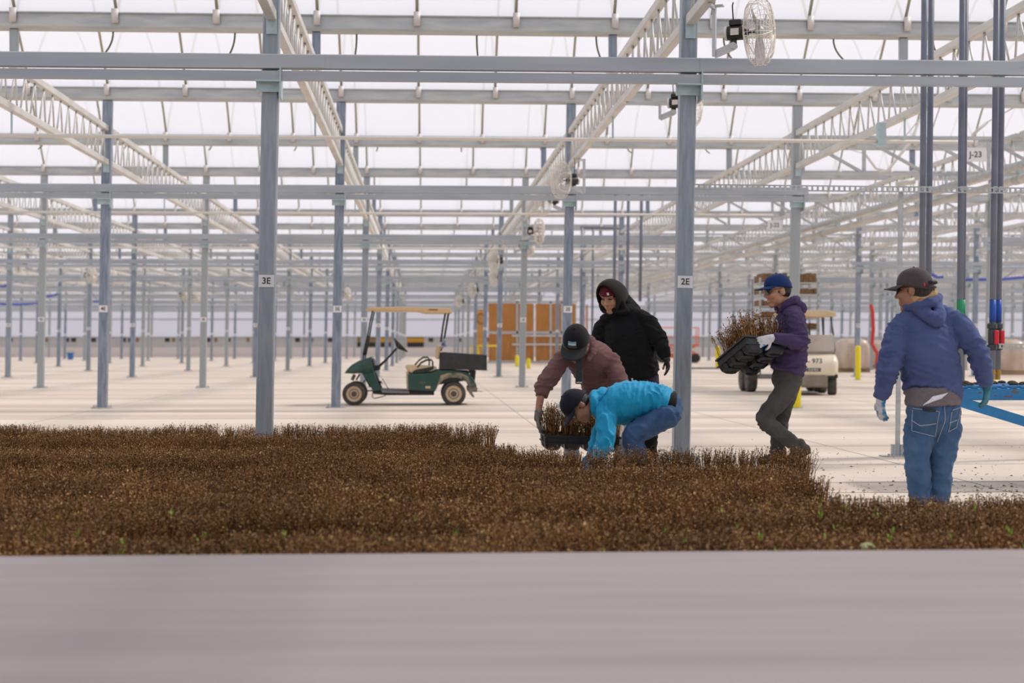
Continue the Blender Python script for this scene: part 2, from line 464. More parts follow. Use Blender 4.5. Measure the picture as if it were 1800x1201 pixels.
# thin tubes parallel to the gutters and the crop tubes hung under the trusses
M['tantube'] = mat('tan_tube', (.62, .54, .46), .5)
M['hose'] = mat('olive_hose', (.17, .16, .10), .6)
for k in range(1, 12):
    y = gutter_y(k) + .55
    a, b = max(P(-150, 600, y).x, XL), min(P(1950, 600, y).x, XR)
    t = MB().tube([(a, 0, 0), (b, 0, 0)], .022, 8).build('curtain_tube', M['tantube'], None, True); t.location = (0, y, 5.40)
    tag(t, f'thin tan tube running just beyond the {ORD[k]} gutter counted from the first columns', 'tube', 'tubes along the gutters')
for n in range(0, 8):
    y = row_y(n) + HALF
    a, b = max(P(-150, 600, y).x, XL), min(P(1950, 600, y).x, line_x(2) + 1.0)
    t = empty('hanging_pipe', (0, y - .1, 3.87)); MB().tube([(a, 0, 0), (b, 0, 0)], .024, 8).build('pipe', M['whitepvc'], t, True)
    tag(t, f'thin pale pipe hung below the trusses halfway past the {ORD[n]} row of columns', 'pipe', 'pipes hung under the trusses')
    if n < 5:
        for i in range(-8, 3):
            xx = line_x(i, 4)
            if a < xx < b: MB().box(xx - .012, xx + .012, -.012, .012, 0, ZB - 3.87).build('hanger', M['bracket'], t)
# short hoses hanging from the tubes
def hang_hose(u, v, Y, dx, ln, which):
    p = P(u, v, Y)
    pts = [(dx * (q/6)**2.2, 0, -ln * q/6) for q in range(7)]
    h = MB().tube(pts, .013, 6).build('drain_hose', M['hose'], None, True); h.location = (p.x, Y, 5.385)
    li = math.floor((p.x - X3E) / BAY)
    tag(h, f'{which}, between the {tag_name(li)} and {tag_name(li + 1)} lines', 'hose', 'short hoses hanging under the roof')
for u, dx in ((199, -.15), (413, -.1), (627, -.03), (838, .02), (1048, .08), (1272, .16), (1465, .2), (1640, .2)):
    hang_hose(u, 62, gutter_y(1) + .55, dx, .34, 'olive hose dangling beyond the second gutter')
for u, dx in ((75, -.1), (222, -.08), (372, -.06), (521, -.05), (664, -.03), (811, .0), (950, .04), (1103, .09), (1240, .1)):
    hang_hose(u, 256, gutter_y(3) + .55, dx, .12, 'short olive hose stub beyond the fourth gutter')
# ------------------------------------------------------------------ circulation fans
prof = [(.125, .045), (.115, .14), (.09, .25), (.045, .305), (-.045, .305), (-.09, .25), (-.12, .14), (-.125, .06)]
cage = MB()
for k in range(36):
    q = 2*math.pi*k/36
    cage.tube([(x, r*math.cos(q), r*math.sin(q)) for x, r in prof], .0022, 3)
def ringpts(x, r, n=36): return [(x, r*math.cos(2*math.pi*i/n), r*math.sin(2*math.pi*i/n)) for i in range(n + 1)]
for x, r in ((.125, .045), (.118, .10), (.115, .14), (.105, .195), (.09, .25), (.068, .28), (.045, .305), (0, .307), (-.045, .305), (-.09, .25), (-.105, .195), (-.12, .14)):
    cage.tube(ringpts(x, r), .0026, 4)
for k in range(6):
    q = 2*math.pi*k/6 + .3
    cage.tube([(x, r*math.cos(q), r*math.sin(q)) for x, r in prof], .005, 5)
cage_me = cage.mesh('cage', M['fanwire'], True)
far = MB()
for k in range(18):
    q = 2*math.pi*k/18; far.tube([(x, r*math.cos(q), r*math.sin(q)) for x, r in prof], .011, 3)
for x, r in ((.115, .14), (.09, .25), (.045, .305), (-.045, .305), (-.09, .25)): far.tube(ringpts(x, r, 18), .011, 3)
far_cage_me = far.mesh('cage', M['fanwire'], True)
bl = MB()
for k in range(3):
    q0 = 2*math.pi*k/3
    rings = []
    for r, w, tw in ((.05, .05, .9), (.15, .11, .7), (.24, .13, .5), (.275, .09, .4)):
        c = Vector((0, math.cos(q0)*r, math.sin(q0)*r)); tdir = Vector((0, -math.sin(q0), math.cos(q0)))
        a = tdir * (w*math.cos(tw)) + Vector((w*math.sin(tw), 0, 0))
        e = Vector((.003, 0, 0))
        rings.append([c - a/2 - e, c + a/2 - e, c + a/2 + e, c - a/2 + e])
    bl.loft(rings)
bl.lathe([(.045, -.03), (.045, .02), (.02, .04)], axis='x', n=14)
blade_me = bl.mesh('blades', M['blade'])
mo = MB().lathe([(.03, -.30), (.062, -.29), (.068, -.27), (.068, -.15), (.05, -.13), (.03, -.10), (.012, -.10), (.012, 0)], axis='x', n=16)
mo.box(-.27, -.16, -.05, .05, .06, .115, .008).box(-.26, -.21, -.02, .02, -.13, -.05)
mo.mat(1).lathe([(.063, -.315), (.066, -.30), (.066, -.29)], axis='x', n=14)
mo.box(-.25, -.175, -.071, -.066, -.03, .03)
motor_me = mo.mesh('motor', [M['black'], M['whitepvc']], 'auto')
M['galv2'] = mat('bright_zinc', (.55, .58, .60), .4, .3)
def fan(u, v, Y, side, turn, label):
    """side = +1: the motor is on the photo's left, blowing right"""
    p = P(u, v, Y)
    f = empty('circulation_fan', p, (0, 0, turn if side > 0 else math.pi + turn))
    tag(f, label, 'fan', 'cage fans hung from the trusses')
    inst('cage', cage_me if Y < 33 else far_cage_me, f); inst('blades', blade_me, f, rot=(.6, 0, 0)); inst('motor', motor_me, f)
    up = ZB - p.z
    b = MB().box(-.43, -.40, -.025, .025, -.20, up).box(-.43, -.33, -.03, .03, up - .01, up + .005)
    li = min(range(-12, 15), key=lambda i_: abs(line_x(i_, 4.2) - p.x)); ta = f.rotation_euler.z
    dxl = (line_x(li, 4.2) - p.x); loc = Vector((dxl*math.cos(ta), -dxl*math.sin(ta), up - .02))
    b.bar((-.415, 0, up - .02), loc, .03, .03); b.build('bracket', M['galv2'], f)
    MB().bar((-.415, 0, -.185), (-.24, 0, -.12), .02, .07).tube([(-.235, -.035, -.115), (-.235, .035, -.115)], .03, 10).build('arm', M['galv2'], f)
    MB().tube([(-.24, 0, .11), (-.25, .01, .25), (-.24, 0, up + .02)], .006, 6).build('power_cable', M['black'], f, True)
fan(1335, 55, 14.55, 1, -.42, 'white cage fan with black motor hung in front of the 2E column')
fan(1217, 180, 20.6, 1, -.30, 'white cage fan half hidden behind the 2E column')
fan(986, 317, 27.0, -1, .30, 'white cage fan beside the second 2E column, motor facing the aisle')
fan(955, 352, 31.5, -1, .30, 'white cage fan just past the second 2E column, motor facing the aisle')
fan(948, 407, 39.5, 1, -.2, 'white cage fan beside the third 2E column')
fan(931, 431, 43.5, 1, -.2, 'white cage fan just past the third 2E column')
fan(868, 459, 49.5, -1, .3, 'white cage fan on the fourth bay of the 2E truss line')
fan(869, 487, 57.0, -1, .3, 'white cage fan past the fourth 2E column')
fan(830, 510, 68.0, -1, .3, 'white cage fan past the fifth 2E column')
fan(806, 530, 82.0, -1, .3, 'white cage fan past the sixth 2E column')
fan(161, 484, 62.0, 1, -.3, 'white cage fan beside the first 4E column, far behind it')
fan(197, 488, 68.0, 1, -.3, 'white cage fan peeking out just past the first 4E column')
fan(32, 464, 55.0, -1, .3, 'white cage fan between the third and fourth columns of the 6E line')
fan(326, 519, 80.0, 1, -.3, 'small white cage fan near the second 4E column, far behind it')
fan(346, 522, 86.0, 1, -.3, 'small white cage fan close beside the second 4E column')
fan(611, 517, 78.0, 1, -.3, 'small white cage fan above the green cart roof front')

# ------------------------------------------------------------------ service aisle: headers, signs, pipes
def header(i0, i1, n, label, sign=None, su=0, sv=0):
    y = row_y(n); xa, xb = line_x(i0, 4.4) + .08, line_x(i1, 4.4) - .08
    h = empty('header_truss', (xa, y, 4.08)); tag(h, label, 'truss', 'lattice headers across the service aisle')
    Ln = xb - xa; Hh = .70
    MB().box(0, Ln, -.035, .035, 0, .06).build('bottom_chord', M['steel'], h)
    MB().box(0, Ln, -.035, .035, Hh - .06, Hh).build('top_chord', M['steel'], h)
    k = max(4, round(Ln / 1.05)); p_ = Ln / k
    for q in range(k + 1):
        xx = min(max(q * p_, .03), Ln - .03)
        MB().box(xx - .03, xx + .03, -.025, .025, .06, Hh - .06).build('upright', M['steel'], h)
        if q < k: MB().bar((q*p_ + .04, 0, Hh - .07), ((q + 1)*p_ - .06, 0, .07), .05, .055, (0, 1, 0)).build('diagonal', M['steel'], h)
    if sign:
        p = P(su, sv, y - .06)
        s = empty('aisle_sign', p); tag(s, f'white hanging sign reading {sign} on the aisle header', 'sign', 'aisle signs')
        MB().box(-.19, .19, 0, .006, -.125, .125).build('panel', M['white'], s)
        inst('lettering', text_mesh(sign, .145, M['ink']), s, (0, -.002, 0))
        MB().tube([(-.15, .003, .12), (-.15, .02, .42)], .003, 4).tube([(.15, .003, .12), (.15, .02, .42)], .003, 4).build('wires', M['steel'], s)
header(2, 4, 1, 'lattice header spanning the aisle from the second 1E column', 'J-23', 1715, 272)
header(2, 4, 2, 'lattice header spanning the aisle from the third 1E column', 'J-22', 1362, 396)
for n in range(3, 8): header(2, 4, n, f'lattice header spanning the aisle from the {ORD[n]} 1E column')
header(5, 7, 3, 'lattice header with the I-21 sign, one aisle further over', 'I-21', 1552, 457)
for n in range(4, 8): header(5, 7, n, f'lattice header over the further aisle on the {ORD[n]} column row')
for n in range(5, 9): header(8, 10, n, f'lattice header over the outermost aisle on the {ORD[n]} column row')
for dx, dz, r, lab in ((0, 0, .062, 'upper grey main pipe running down the service aisle'), (.22, -.16, .07, 'lower pale main pipe running down the service aisle')):
    p = P(1662, 329, 28.5)
    t = empty('main_pipe', (p.x + dx, 0, p.z + dz)); tag(t, lab, 'pipe', 'main pipes in the aisle')
    MB().tube([(0, 16, 0), (0, 120, 0)], r, 12).build('pipe', M['steel'] if dz == 0 else M['chord'], t, True)
    for k in range(5): MB().tube([(0, 19 + 6.4*k, 0), (0, 19.25 + 6.4*k, 0)], r + .012, 12).build('coupling', M['steel'], t, True)
    MB().box(-.012, .012, 28.48, 28.52, 0, 4.08 - p.z - dz).build('hanger', M['bracket'], t)
b = MB().box(-.06, .06, -.05, .05, -.17, .17, .01).build('tube_bracket', M['bracket']); b.location = P(1549, 237, 22.0)
tag(b, 'pale blue steel sleeve at the end of the thin hanging pipe', 'bracket')
# cream elbow pipe ends and water spouts under the roof
for k, (pts, Y) in enumerate([([(1608, 318), (1590, 321), (1576, 326)], 30.0), ([(1620, 205), (1600, 250), (1560, 300), (1540, 306)], 33.0),
                              ([(1520, 270), (1540, 296), (1562, 302)], 33.4), ([(1735, 215), (1712, 235), (1700, 262)], 30.0)]):
    q = [P(u, v, Y) for u, v in pts]
    mb = MB().tube([p - q[0] for p in q], .06 if k == 0 else .03, 10)
    gy = min((gutter_y(j) for j in range(KMAX)), key=lambda y_: abs(y_ - Y)); mb.tube([(0, 0, 0), (0, gy - Y, ZG0 + .02 - q[0].z)], .012, 5)   # strap to the gutter
    t = mb.build('downpipe', M['whitepvc'], None, True); t.location = q[0]
    tag(t, ['fat cream pipe end with an open elbow by the slotted channel', 'long slanting cream downpipe under the aisle roof', 'short slanting cream downpipe beside the header', 'cream downpipe above the J-23 sign'][k], 'pipe')

# ------------------------------------------------------------------ grey pvc risers on a slotted channel frame
YS = 15.95
base = P(1577.5, 812, YS); base.z = 0
sp = empty('strut_post', base, (0, .0125, 0)); tag(sp, 'slim galvanised strut post bolted to the floor by the hooded worker', 'post')
MB().box(-.021, .021, -.021, .021, 0, 2.62, .004).build('strut', M['steel'], sp)
mb = MB().box(-.16, .10, -.09, .09, 0, .01)
for sx in (-.1, -.06, .05, .08): mb.lathe([(.012, .01), (.012, .03), (.003, .03)], (sx, -.05, 0), n=6)
mb.box(-.06, -.021, -.03, .03, .01, .12).box(.021, .05, -.03, .03, .01, .12)
mb.build('foot', M['steel'], sp)
def slotted(u0, u1, v0, v1, Y, hgt, label):
    a, b = P(u0, v0, Y), P(u1, v1, Y); t = empty('slotted_channel', a); tag(t, label, 'channel', 'slotted channels')
    Ln = b.x - a.x; dz = (b.z - a.z) / Ln
    t.rotation_euler = (0, -math.atan(dz), 0)
    m = MB().box(0, Ln, 0, .02, 0, .012).box(0, Ln, 0, .02, hgt - .012, hgt); k = 0.
    while k < Ln: m.box(k, k + .021, 0, .004, .012, hgt - .012); k += .0535
    m.build('channel', M['pvc'] if False else M['steel'], t)
slotted(1217, 1860, 334, 341, YS - .06, .06, 'long slotted steel channel joining the 2E column and the grey risers')
slotted(1756, 1860, 613, 614, YS - .06, .05, 'short slotted steel channel low on the grey risers')
M['band_g'] = mat('green_band', (.01, .28, .12), .5); M['band_b'] = mat('blue_band', (.01, .08, .42), .5)
M['brass'] = mat('brass', (.42, .26, .07), .4, .7); M['valve'] = mat('valve_grey', (.05, .055, .065), .4)
M['redh'] = mat('red_handle', (.70, .02, .03), .4)
pairs = [((1625, 1619), 0, 700, None), ((1637, 1630), .10, 700, None), ((1692, 1686), 0, 700, 'band_g'), ((1697, 1690), .10, 700, 'band_g'), ((1752, 1743), 0, 650, 'band_b'), ((1763, 1753), .10, 650, 'band_b')]
names = ['first', 'second', 'third']
for k, ((u0, u1), dy, vb, band) in enumerate(pairs):
    Y = YS + .05 + dy
    top_, low = P(u0, 0, Y), P(u1, 690, Y)
    d = (top_ - low) / (top_.z - low.z)
    at = lambda z: (low + d * (z - low.z))
    zb = P(u1, vb, Y).z
    b0 = at(zb)
    t = empty('pvc_riser', b0)
    tag(t, f'dark grey plastic riser pipe, {"front" if dy == 0 else "rear"} one of the {["plain", "green-banded", "blue-banded"][k//2]} pair', 'pipe', 'grey riser pipes')
    MB().tube([Vector((0, 0, 0)), at(5.25) - b0], .031, 14).build('pipe', M['pvc'], t, True)
    if band:
        z0_, z1_ = P(u1, 566, Y).z, P(u1, 527, Y).z
        MB().tube([at(z0_) - b0, at(z1_) - b0], .0325, 14).build('colour_band', M[band], t, True)
    zc_ = P(u1, 332, Y).z
    MB().box(-.02, .02, -.045, -.02, -.022, .022).build('pipe_clamp', M['galv2'], t).location = at(zc_) - b0
    if band == 'band_b':
        v = MB(); zt = P(u1, 568, Y).z; zl = P(u1, 616, Y).z; hgt = zt - zl
        v.lathe([(.034, 0), (.05, .01), (.05, .055), (.036, .06), (.042, .075), (.042, hgt - .075), (.036, hgt - .06), (.05, hgt - .055), (.05, hgt - .01), (.034, hgt)], n=16)
        vo = v.build('ball_valve', M['valve'], t, 'auto'); vo.location = at(zl) - b0
        h = MB().box(-.022, .022, -.085, -.06, .06, .20, .008).lathe([(.014, -.062), (.014, -.03)], (0, 0, hgt/2), 'y', 10).build('valve_handle', M['redh'], vo)
        h.location = (.02, 0, 0)
        MB().lathe([(.028, -.10), (.028, -.05), (.036, -.05), (.036, -.02), (.03, -.02), (.03, 0)], n=12).build('brass_fitting', M['brass'], t, 'auto')
        MB().tube([(0, -.02, .2), (0, -.10, .2), (-.16, -.12, .2)] if False else [(-.03, 0, .21), (-.13, -.02, .21)], .028, 12).build('tee_branch', M['pvc'], t, True)
# thinner risers further down the aisle
for u, v0, v1, Y, w in ((1079, 330, 545, 41.1, 'beside the hooded worker, nearest the 2E column line'), (1102, 330, 545, 41.1, 'middle of three over the hooded worker'), (1125, 330, 530, 41.1, 'last of three over the hooded worker'),
                   (1020, 400, 662, 55.0, 'by the plywood wall edge'), (1040, 400, 661.5, 55.5, 'just beyond the plywood wall edge')):
    a, b = P(u, v1, Y), P(u + 3, v0, Y)
    t = MB().tube([(0, 0, 0), b - a], .04, 8).build('pvc_riser', M['pvc'], None, True); t.location = a
    tag(t, f'thin grey riser pipe {w}', 'pipe', 'distant riser pipes')
a = P(1020, 400, 55.2); t = MB().tube([(0, 0, 0), P(1110, 402, 55.2) - a], .04, 8).build('pvc_pipe', M['pvc'], None, True); t.location = a
tag(t, 'horizontal grey pipe linking the thin risers', 'pipe')

# ------------------------------------------------------------------ yellow bollards
def bollard(u, v, hgt, label, r=.085):
    Y = ground_depth(v) * 1.0; p = P(u, v, Y); p.z = 0
    b = empty('bollard', p); tag(b, label, 'bollard', 'yellow bollards')
    MB().lathe([(r, 0), (r, hgt - .05), (r*.75, hgt - .015), (r*.2, hgt)], n=16).build('sleeve', M['yellow'], b, 'auto')
    MB().lathe([(r*1.5, 0), (r*1.5, .012)], n=16).build('base_flange', M['steel'], b)
bollard(1400, 719, .98, 'yellow bollard standing against the second 1E column', .08)
bollard(1508, 669, 1.05, 'yellow bollard in front of a column beside the beige cart')
bollard(1745, 690, .9, 'yellow bollard behind the grey risers and the blue bench', .07)
bollard(1262, 648, 1.0, 'lone yellow bollard beyond the carried tray', .11)
bollard(909, 645, .55, 'short yellow bollard at the foot of the plywood wall, left of its twin', .09)
bollard(929, 648, .45, 'short yellow bollard at the foot of the plywood wall, nearer the 2E column', .09)

# ------------------------------------------------------------------ plywood wall far back
YP = 88.0
pw = empty('plywood_partition', P(857, 640, YP)); pw.location.z = 0
tag(pw, 'tall partition of orange-brown plywood sheets in a steel frame', 'partition')
x_of = lambda u: P(u, 600, YP).x - pw.location.x
zz = [.12, 1.68, 3.30]
us = [857, 876, 909, 940, 968, 988, 1014]
for a, b in zip(us[:-1], us[1:]):
    for z0_, z1_ in zip(zz[:-1], zz[1:]):
        MB().box(x_of(a) + .05, x_of(b) - .05, 0, .05, z0_ + .05, z1_ - .05).build('plywood_sheet', M['plywood'], pw)
for u in (909, 968, 988): MB().box(x_of(u) - .06, x_of(u) + .06, -.04, .06, .0, 3.36).build('frame_stud', M['steel'], pw)
for z in (.1, 1.70, 3.34): MB().box(0, x_of(1014), -.04, .06, z - .06, z + .06).build('frame_rail', M['steel'], pw)
for z in (1.52, 1.05): MB().box(x_of(900), x_of(1000), -.14, -.06, z - .05, z + .05).build('guard_rail', M['chord'], pw)
t = empty('tan_board', P(835, 640, 89.0)); t.location.z = 0; tag(t, 'narrow tan board with a dark drawn loop beside the plywood wall', 'board')
MB().box(0, .52, 0, .05, 0, 2.95).build('board', M['plytan'], t)
q = [(.32 + .22*math.cos(a_), -.02, 2.45 + .27*math.sin(a_)) for a_ in [2*math.pi*k/24 for k in range(25)]]
MB().tube(q, .03, 6).build('cable_loop', M['gap2'], t, True)
t = empty('plywood_post', P(1025, 640, 88)); t.location.z = 0; tag(t, 'narrow plywood strip behind the second 2E column', 'board')
for k in (0, .16): MB().box(k, k + .1, 0, .05, 0, 3.2).build('strip', M['plywood'], t)
yb = empty('safety_barrier', P(827, 642, 80)); yb.location.z = 0; tag(yb, 'yellow tubular safety barrier behind the cart bed', 'barrier')
MB().tube([(.06, 0, 0), (.06, 0, .98), (1.3, 0, .98), (1.3, 0, 0)], .05, 10).build('hoop', M['yellow'], yb, True)
MB().tube([(.36, 0, 0), (.36, 0, .95)], .05, 10).build('upright', M['yellow'], yb, True)

# ------------------------------------------------------------------ lift, wrapped pallets, hoses, bucket
lf = empty('scissor_lift', P(1158, 638, 92)); lf.location.z = 0; tag(lf, 'orange scissor lift parked far behind the hooded worker', 'lift')
MB().box(.1, 2.3, 0, .9, .28, .55, .02).build('chassis', M['orange'], lf)
for x in (.25, 2.1):
    for y in (0, .85): MB().lathe([(.12, 0), (.25, .0), (.27, .04), (.27, .14), (.12, .16)], (x, y - .08, .27), 'y', 16).build('wheel', M['black'], lf)
for s in (0, 1): MB().bar((.3, .2, .6 + .3*s), (2.1, .2, .9 - .3*s), .05, .08).build('scissor_arm', M['orange'], lf)
MB().box(.1, 2.3, 0, .9, .95, 1.05).build('platform', M['orange'], lf)
m = MB()
for x in (.12, 1.2, 2.28):
    for y in (.05, .85): m.tube([(x, y, 1.05), (x, y, 2.0)], .03, 6)
for y in (.05, .85):
    for z in (1.5, 2.0): m.tube([(.12, y, z), (2.28, y, z)], .03, 6)
m.build('guard_rails', M['orange'], lf)
M['wrap'] = mat('brown_wrap', (.46, .34, .25), .35, 0, (.62, .52, .45), 3, (1, 1, .4)); M['wood'] = mat('pallet_wood', (.36, .25, .15), .8)
def pallet(u, v, w, hgt, label):
    Y = ground_depth(v); p = P(u, v, Y); p.z = 0
    t = empty('wrapped_pallet', p); tag(t, label, 'pallet', 'wrapped pallets')
    rings = []
    for z, e in ((.14, 0), (.2, .02), (hgt*.5, .05), (hgt*.8, .02), (hgt*.93, -.08), (hgt, -.25)):
        rings.append([((w/2 + e)*math.copysign(abs(math.cos(q))**.5, math.cos(q)), (w/2 + e)*math.copysign(abs(math.sin(q))**.5, math.sin(q)), z) for q in [2*math.pi*k/24 for k in range(24)]])
    MB().loft(rings).build('bundle', M['wrap'], t, True)
    for y in (-.4, 0, .4): MB().box(-w/2, w/2, y - .06, y + .06, 0, .13).build('skid', M['wood'], t)
pallet(1774, 660, .95, 1.25, 'brown wrapped pallet behind the grey risers')
pallet(1497, 655, 1.2, 1.3, 'brown wrapped pallet right behind the beige cart')
pallet(1537, 649, 1.0, 1.25, 'brown wrapped pallet beside the one behind the beige cart')
pallet(1578, 655, 1.1, 1.2, 'brown wrapped pallet behind the hooded worker in jeans')
pallet(1815, 655, 1.1, 1.2, 'brown wrapped pallet at the end of the pallet row')
q = [P(u, v, 46) for u, v in ((1531, 535), (1534, 550), (1535, 580), (1533, 605), (1538, 615), (1543, 622), (1541, 640), (1544, 672))]
t = MB().tube([p - q[0] for p in q], .055, 8).build('red_hose', M['redhose'], None, True); t.location = q[0]; tag(t, 'red hose hanging down behind the beige cart', 'hose')
for u0, v0, u1, v1, Y, w in ((0, 534, 66, 533, 85, 'low under the far trusses'), (82, 521, 107, 514, 84, 'slanting up beside the second 5E column'), (0, 503, 15, 500, 75, 'highest of the blue hoses'), (164, 530, 180, 526, 86, 'just beside the first 4E column'),
                      (1636, 482, 1658, 487, 60, 'just above the cap of the worker in jeans'), (1694, 492, 1830, 485, 60, 'crossing behind the grey risers')):
    a, b = P(u0, v0, Y), P(u1, v1, Y); mid = (a + b)/2 - Vector((0, 0, .06))
    mb = MB().tube([(0, 0, 0), mid - a, b - a], .06, 6)
    li = min(range(-12, 15), key=lambda i_: abs(line_x(i_, 4.2) - mid.x)); hook = Vector((line_x(li, 4.2), Y, ZB + .02))
    mb.tube([mid - a, hook - a], .012, 5)                      # tie up to the nearest truss
    t = mb.build('blue_hose', M['bluehose'], None, True); t.location = a
    tag(t, f'blue hose strung overhead, {w}', 'hose', 'blue overhead hoses')
M['bluep'] = mat('blue_plastic', (.03, .16, .45), .4)
t = empty('bucket', P(124, 631, 112)); t.location.z = 0; tag(t, 'small blue bucket on the floor near the far wall', 'bucket')
MB().lathe([(.18, 0), (.23, .45), (.25, .45), (.25, .48), (.22, .48), (.17, .03)], n=16).build('pail', M['bluep'], t, 'auto')
MB().tube([(.24*math.cos(a_), .02, .46 + .2*math.sin(a_)) for a_ in [math.pi*k/8 for k in range(9)]], .012, 6).build('handle', M['steel'], t, True)

g0, g1 = P(1214, 649, 70), P(1312, 649, 70)
t = empty('floor_channel', (g0.x, 70, 0)); tag(t, 'low black rubber cable ramp on the floor behind the lone bollard', 'cable ramp')
MB().prism([(-.25, 0), (-.12, .07), (.12, .07), (.25, 0)], 0, g1.x - g0.x, 'x').build('ramp', M['black'], t)
for k in range(2): MB().box(1.75 + .38*k, 2.05 + .38*k, .3, .7, 0, .34, .02).build('end_block', M['black'], t)

# ------------------------------------------------------------------ blue steel bench
M['bluesteel'] = mat('blue_steel', (.012, .17, .42), .45, 0, (.02, .22, .50), 9, bump=.1); M['rust'] = mat('rust_chip', (.20, .09, .05), .8)
M['soil'] = mat('dark_soil', (.045, .032, .022), .95, 0, (.08, .06, .04), 30, bump=.5)
YB_ = 12.3
bl0 = P(1672, 692, YB_); bench = empty('steel_bench', (bl0.x, YB_, 0)); tag(bench, 'blue painted steel bench with peeling paint and soil crumbs', 'bench')
zt = P(1700, 679, YB_).z; zl = P(1700, 704, YB_).z
BL = 2.6
MB().box(0, BL, 0, .05, zl, zt - .015, .006).build('front_beam', M['bluesteel'], bench)
MB().box(0, BL, .95, 1.0, zl, zt - .015, .006).build('rear_beam', M['bluesteel'], bench)
for x in (.0, 1.25, BL - .05): MB().box(x, x + .05, .05, .95, zl + .02, zt - .02).build('cross_beam', M['bluesteel'], bench)
n_ = 34
sl = MB().box(0, .045, 0, 1.0, zt - .015, zt).mesh('deck_slat', M['bluesteel'])
for k in range(n_): inst('deck_slat', sl, bench, (k * BL/n_ + .01, 0, 0))
a = P(1686, 706, YB_ + .02) - bench.location; c = P(1800, 741, YB_ + .02) - bench.location; e = a + (c - a) * (BL - .1 - a.x)/(c.x - a.x)
MB().bar(a, e, .04, .075).build('brace', M['bluesteel'], bench)
for y in (.0, .95): MB().box(BL - .1, BL - .04, y, y + .06, 0, zl).build('leg', M['bluesteel'], bench)
rr = random.Random(5)
m = MB()
for k in range(26):
    x = rr.uniform(0, BL - .3); w_ = rr.uniform(.01, .06); z = rr.uniform(zl + .01, zt - .03); m.box(x, x + w_, -.0012, .001, z, z + rr.uniform(.003, .012))
m.build('rust_chips', M['rust'], bench); bench.children[-1]['kind'] = 'stuff'
m = MB()
for k in range(90):
    x, y = rr.uniform(0, BL), rr.uniform(0, .95); s = rr.uniform(.008, .028); m.ball((x, y, zt + s*.3), (s*1.6, s*1.2, s*.7), 6, 4)
tag(m.build('soil_crumbs', M['soil']), 'dark soil crumbs scattered on the blue bench top', 'soil', kind='stuff').location = bench.location
# ------------------------------------------------------------------ utility carts
def bevel(o, w, seg=2):
    m = o.modifiers.new('bevel', 'BEVEL'); m.width = w; m.segments = seg; m.limit_method = 'ANGLE'; m.angle_limit = R(40)
    return o
M['cgreen'] = mat('green_body', (.012, .062, .05), .3, 0, (.02, .085, .065), 4, coat=.3, lo=.3, hi=.8)
M['cdust'] = mat('dusty_green_body', (.03, .075, .06), .5, 0, (.42, .33, .21), 5, lo=.42, hi=.60)
M['ctan'] = mat('tan_plastic', (.72, .50, .28), .45); M['ctan2'] = mat('beige_vinyl', (.62, .46, .28), .55, 0, (.70, .54, .35), 8)
M['cblack'] = mat('black_metal', (.018, .019, .02), .45); M['cbed'] = mat('black_bed', (.02, .02, .022), .6, 0, (.035, .035, .037), 12)
M['tyre'] = mat('tyre_rubber', (.055, .05, .045), .8, 0, (.10, .09, .078), 7); M['rimtan'] = mat('beige_rim', (.62, .47, .31), .5)
M['hub'] = mat('dark_hub', (.12, .10, .085), .5, .3); M['rocker'] = mat('grey_rocker', (.24, .23, .23), .5)
M['cream'] = mat('cream_body', (.74, .66, .50), .3, 0, (.80, .72, .57), 3, coat=.3); M['dustgrey'] = mat('dusty_grey', (.22, .19, .165), .6, 0, (.30, .26, .22), 5)
M['screen'] = film_mat('scuffed_screen', (.80, .76, .74), .45, .6)
M['rag'] = mat('blue_rag', (.16, .18, .32), .9, 0, (.4, .42, .5), 20)
def wheel(parent, c, r, w, rim, axis='y', steer=0):
    hold = empty('wheel', c, (0, 0, steer)); hold.parent = parent
    t = w/2
    MB().lathe([(r*.60, -t*.8), (r*.72, -t), (r*.92, -t*.92), (r, -t*.6), (r*1.0, t*.6), (r*.92, t*.92), (r*.72, t), (r*.60, t*.8)], axis=axis, n=32).build('tyre', M['tyre'], hold, 'auto')
    MB().lathe([(r*.12, -t*.80), (r*.30, -t*.84), (r*.40, -t*.78), (r*.50, -t*.84), (r*.60, -t*.97), (r*.66, -t*1.0), (r*.66, t*.85), (r*.1, t*.5)], axis=axis, n=28).build('rim', M[rim], hold, 'auto')
    MB().lathe([(r*.02, -t*1.05), (r*.12, -t*1.02), (r*.14, -t*.90), (r*.24, -t*.88), (r*.25, -t*.8)], axis=axis, n=10).build('hub_cap', M['hub'], hold)
def g(cx, cy): return ((cx - 125) / 550.3, (1098 - cy) / 550.3)
def G(cx, cy, y): a = g(cx, cy); return (a[0], y, a[1])
YC = 29.55
cart = empty('utility_cart', P(602, 711, YC)); cart.location.z = 0
tag(cart, 'dark green utility cart with tan canopy and black cargo bed', 'cart')
CW = 1.12
for y in (.10, CW - .10):
    wheel(cart, G(238, 985, y), .212, .19, 'rimtan'); wheel(cart, G(1225, 985, y), .222, .21, 'rimtan')
roof = [g(*p) for p in ((345, 152), (395, 127), (700, 122), (1188, 134), (1214, 178), (1195, 184), (945, 184), (865, 164), (420, 160))]
bevel(MB().prism(roof, -.03, CW + .03).build('canopy', M['ctan'], cart), .015, 3)
MB().box(g(975, 0)[0], g(1065, 0)[0], -.034, -.029, g(0, 158)[1], g(0, 143)[1]).build('canopy_grip', M['gap2'], cart.children[-1] if False else cart)
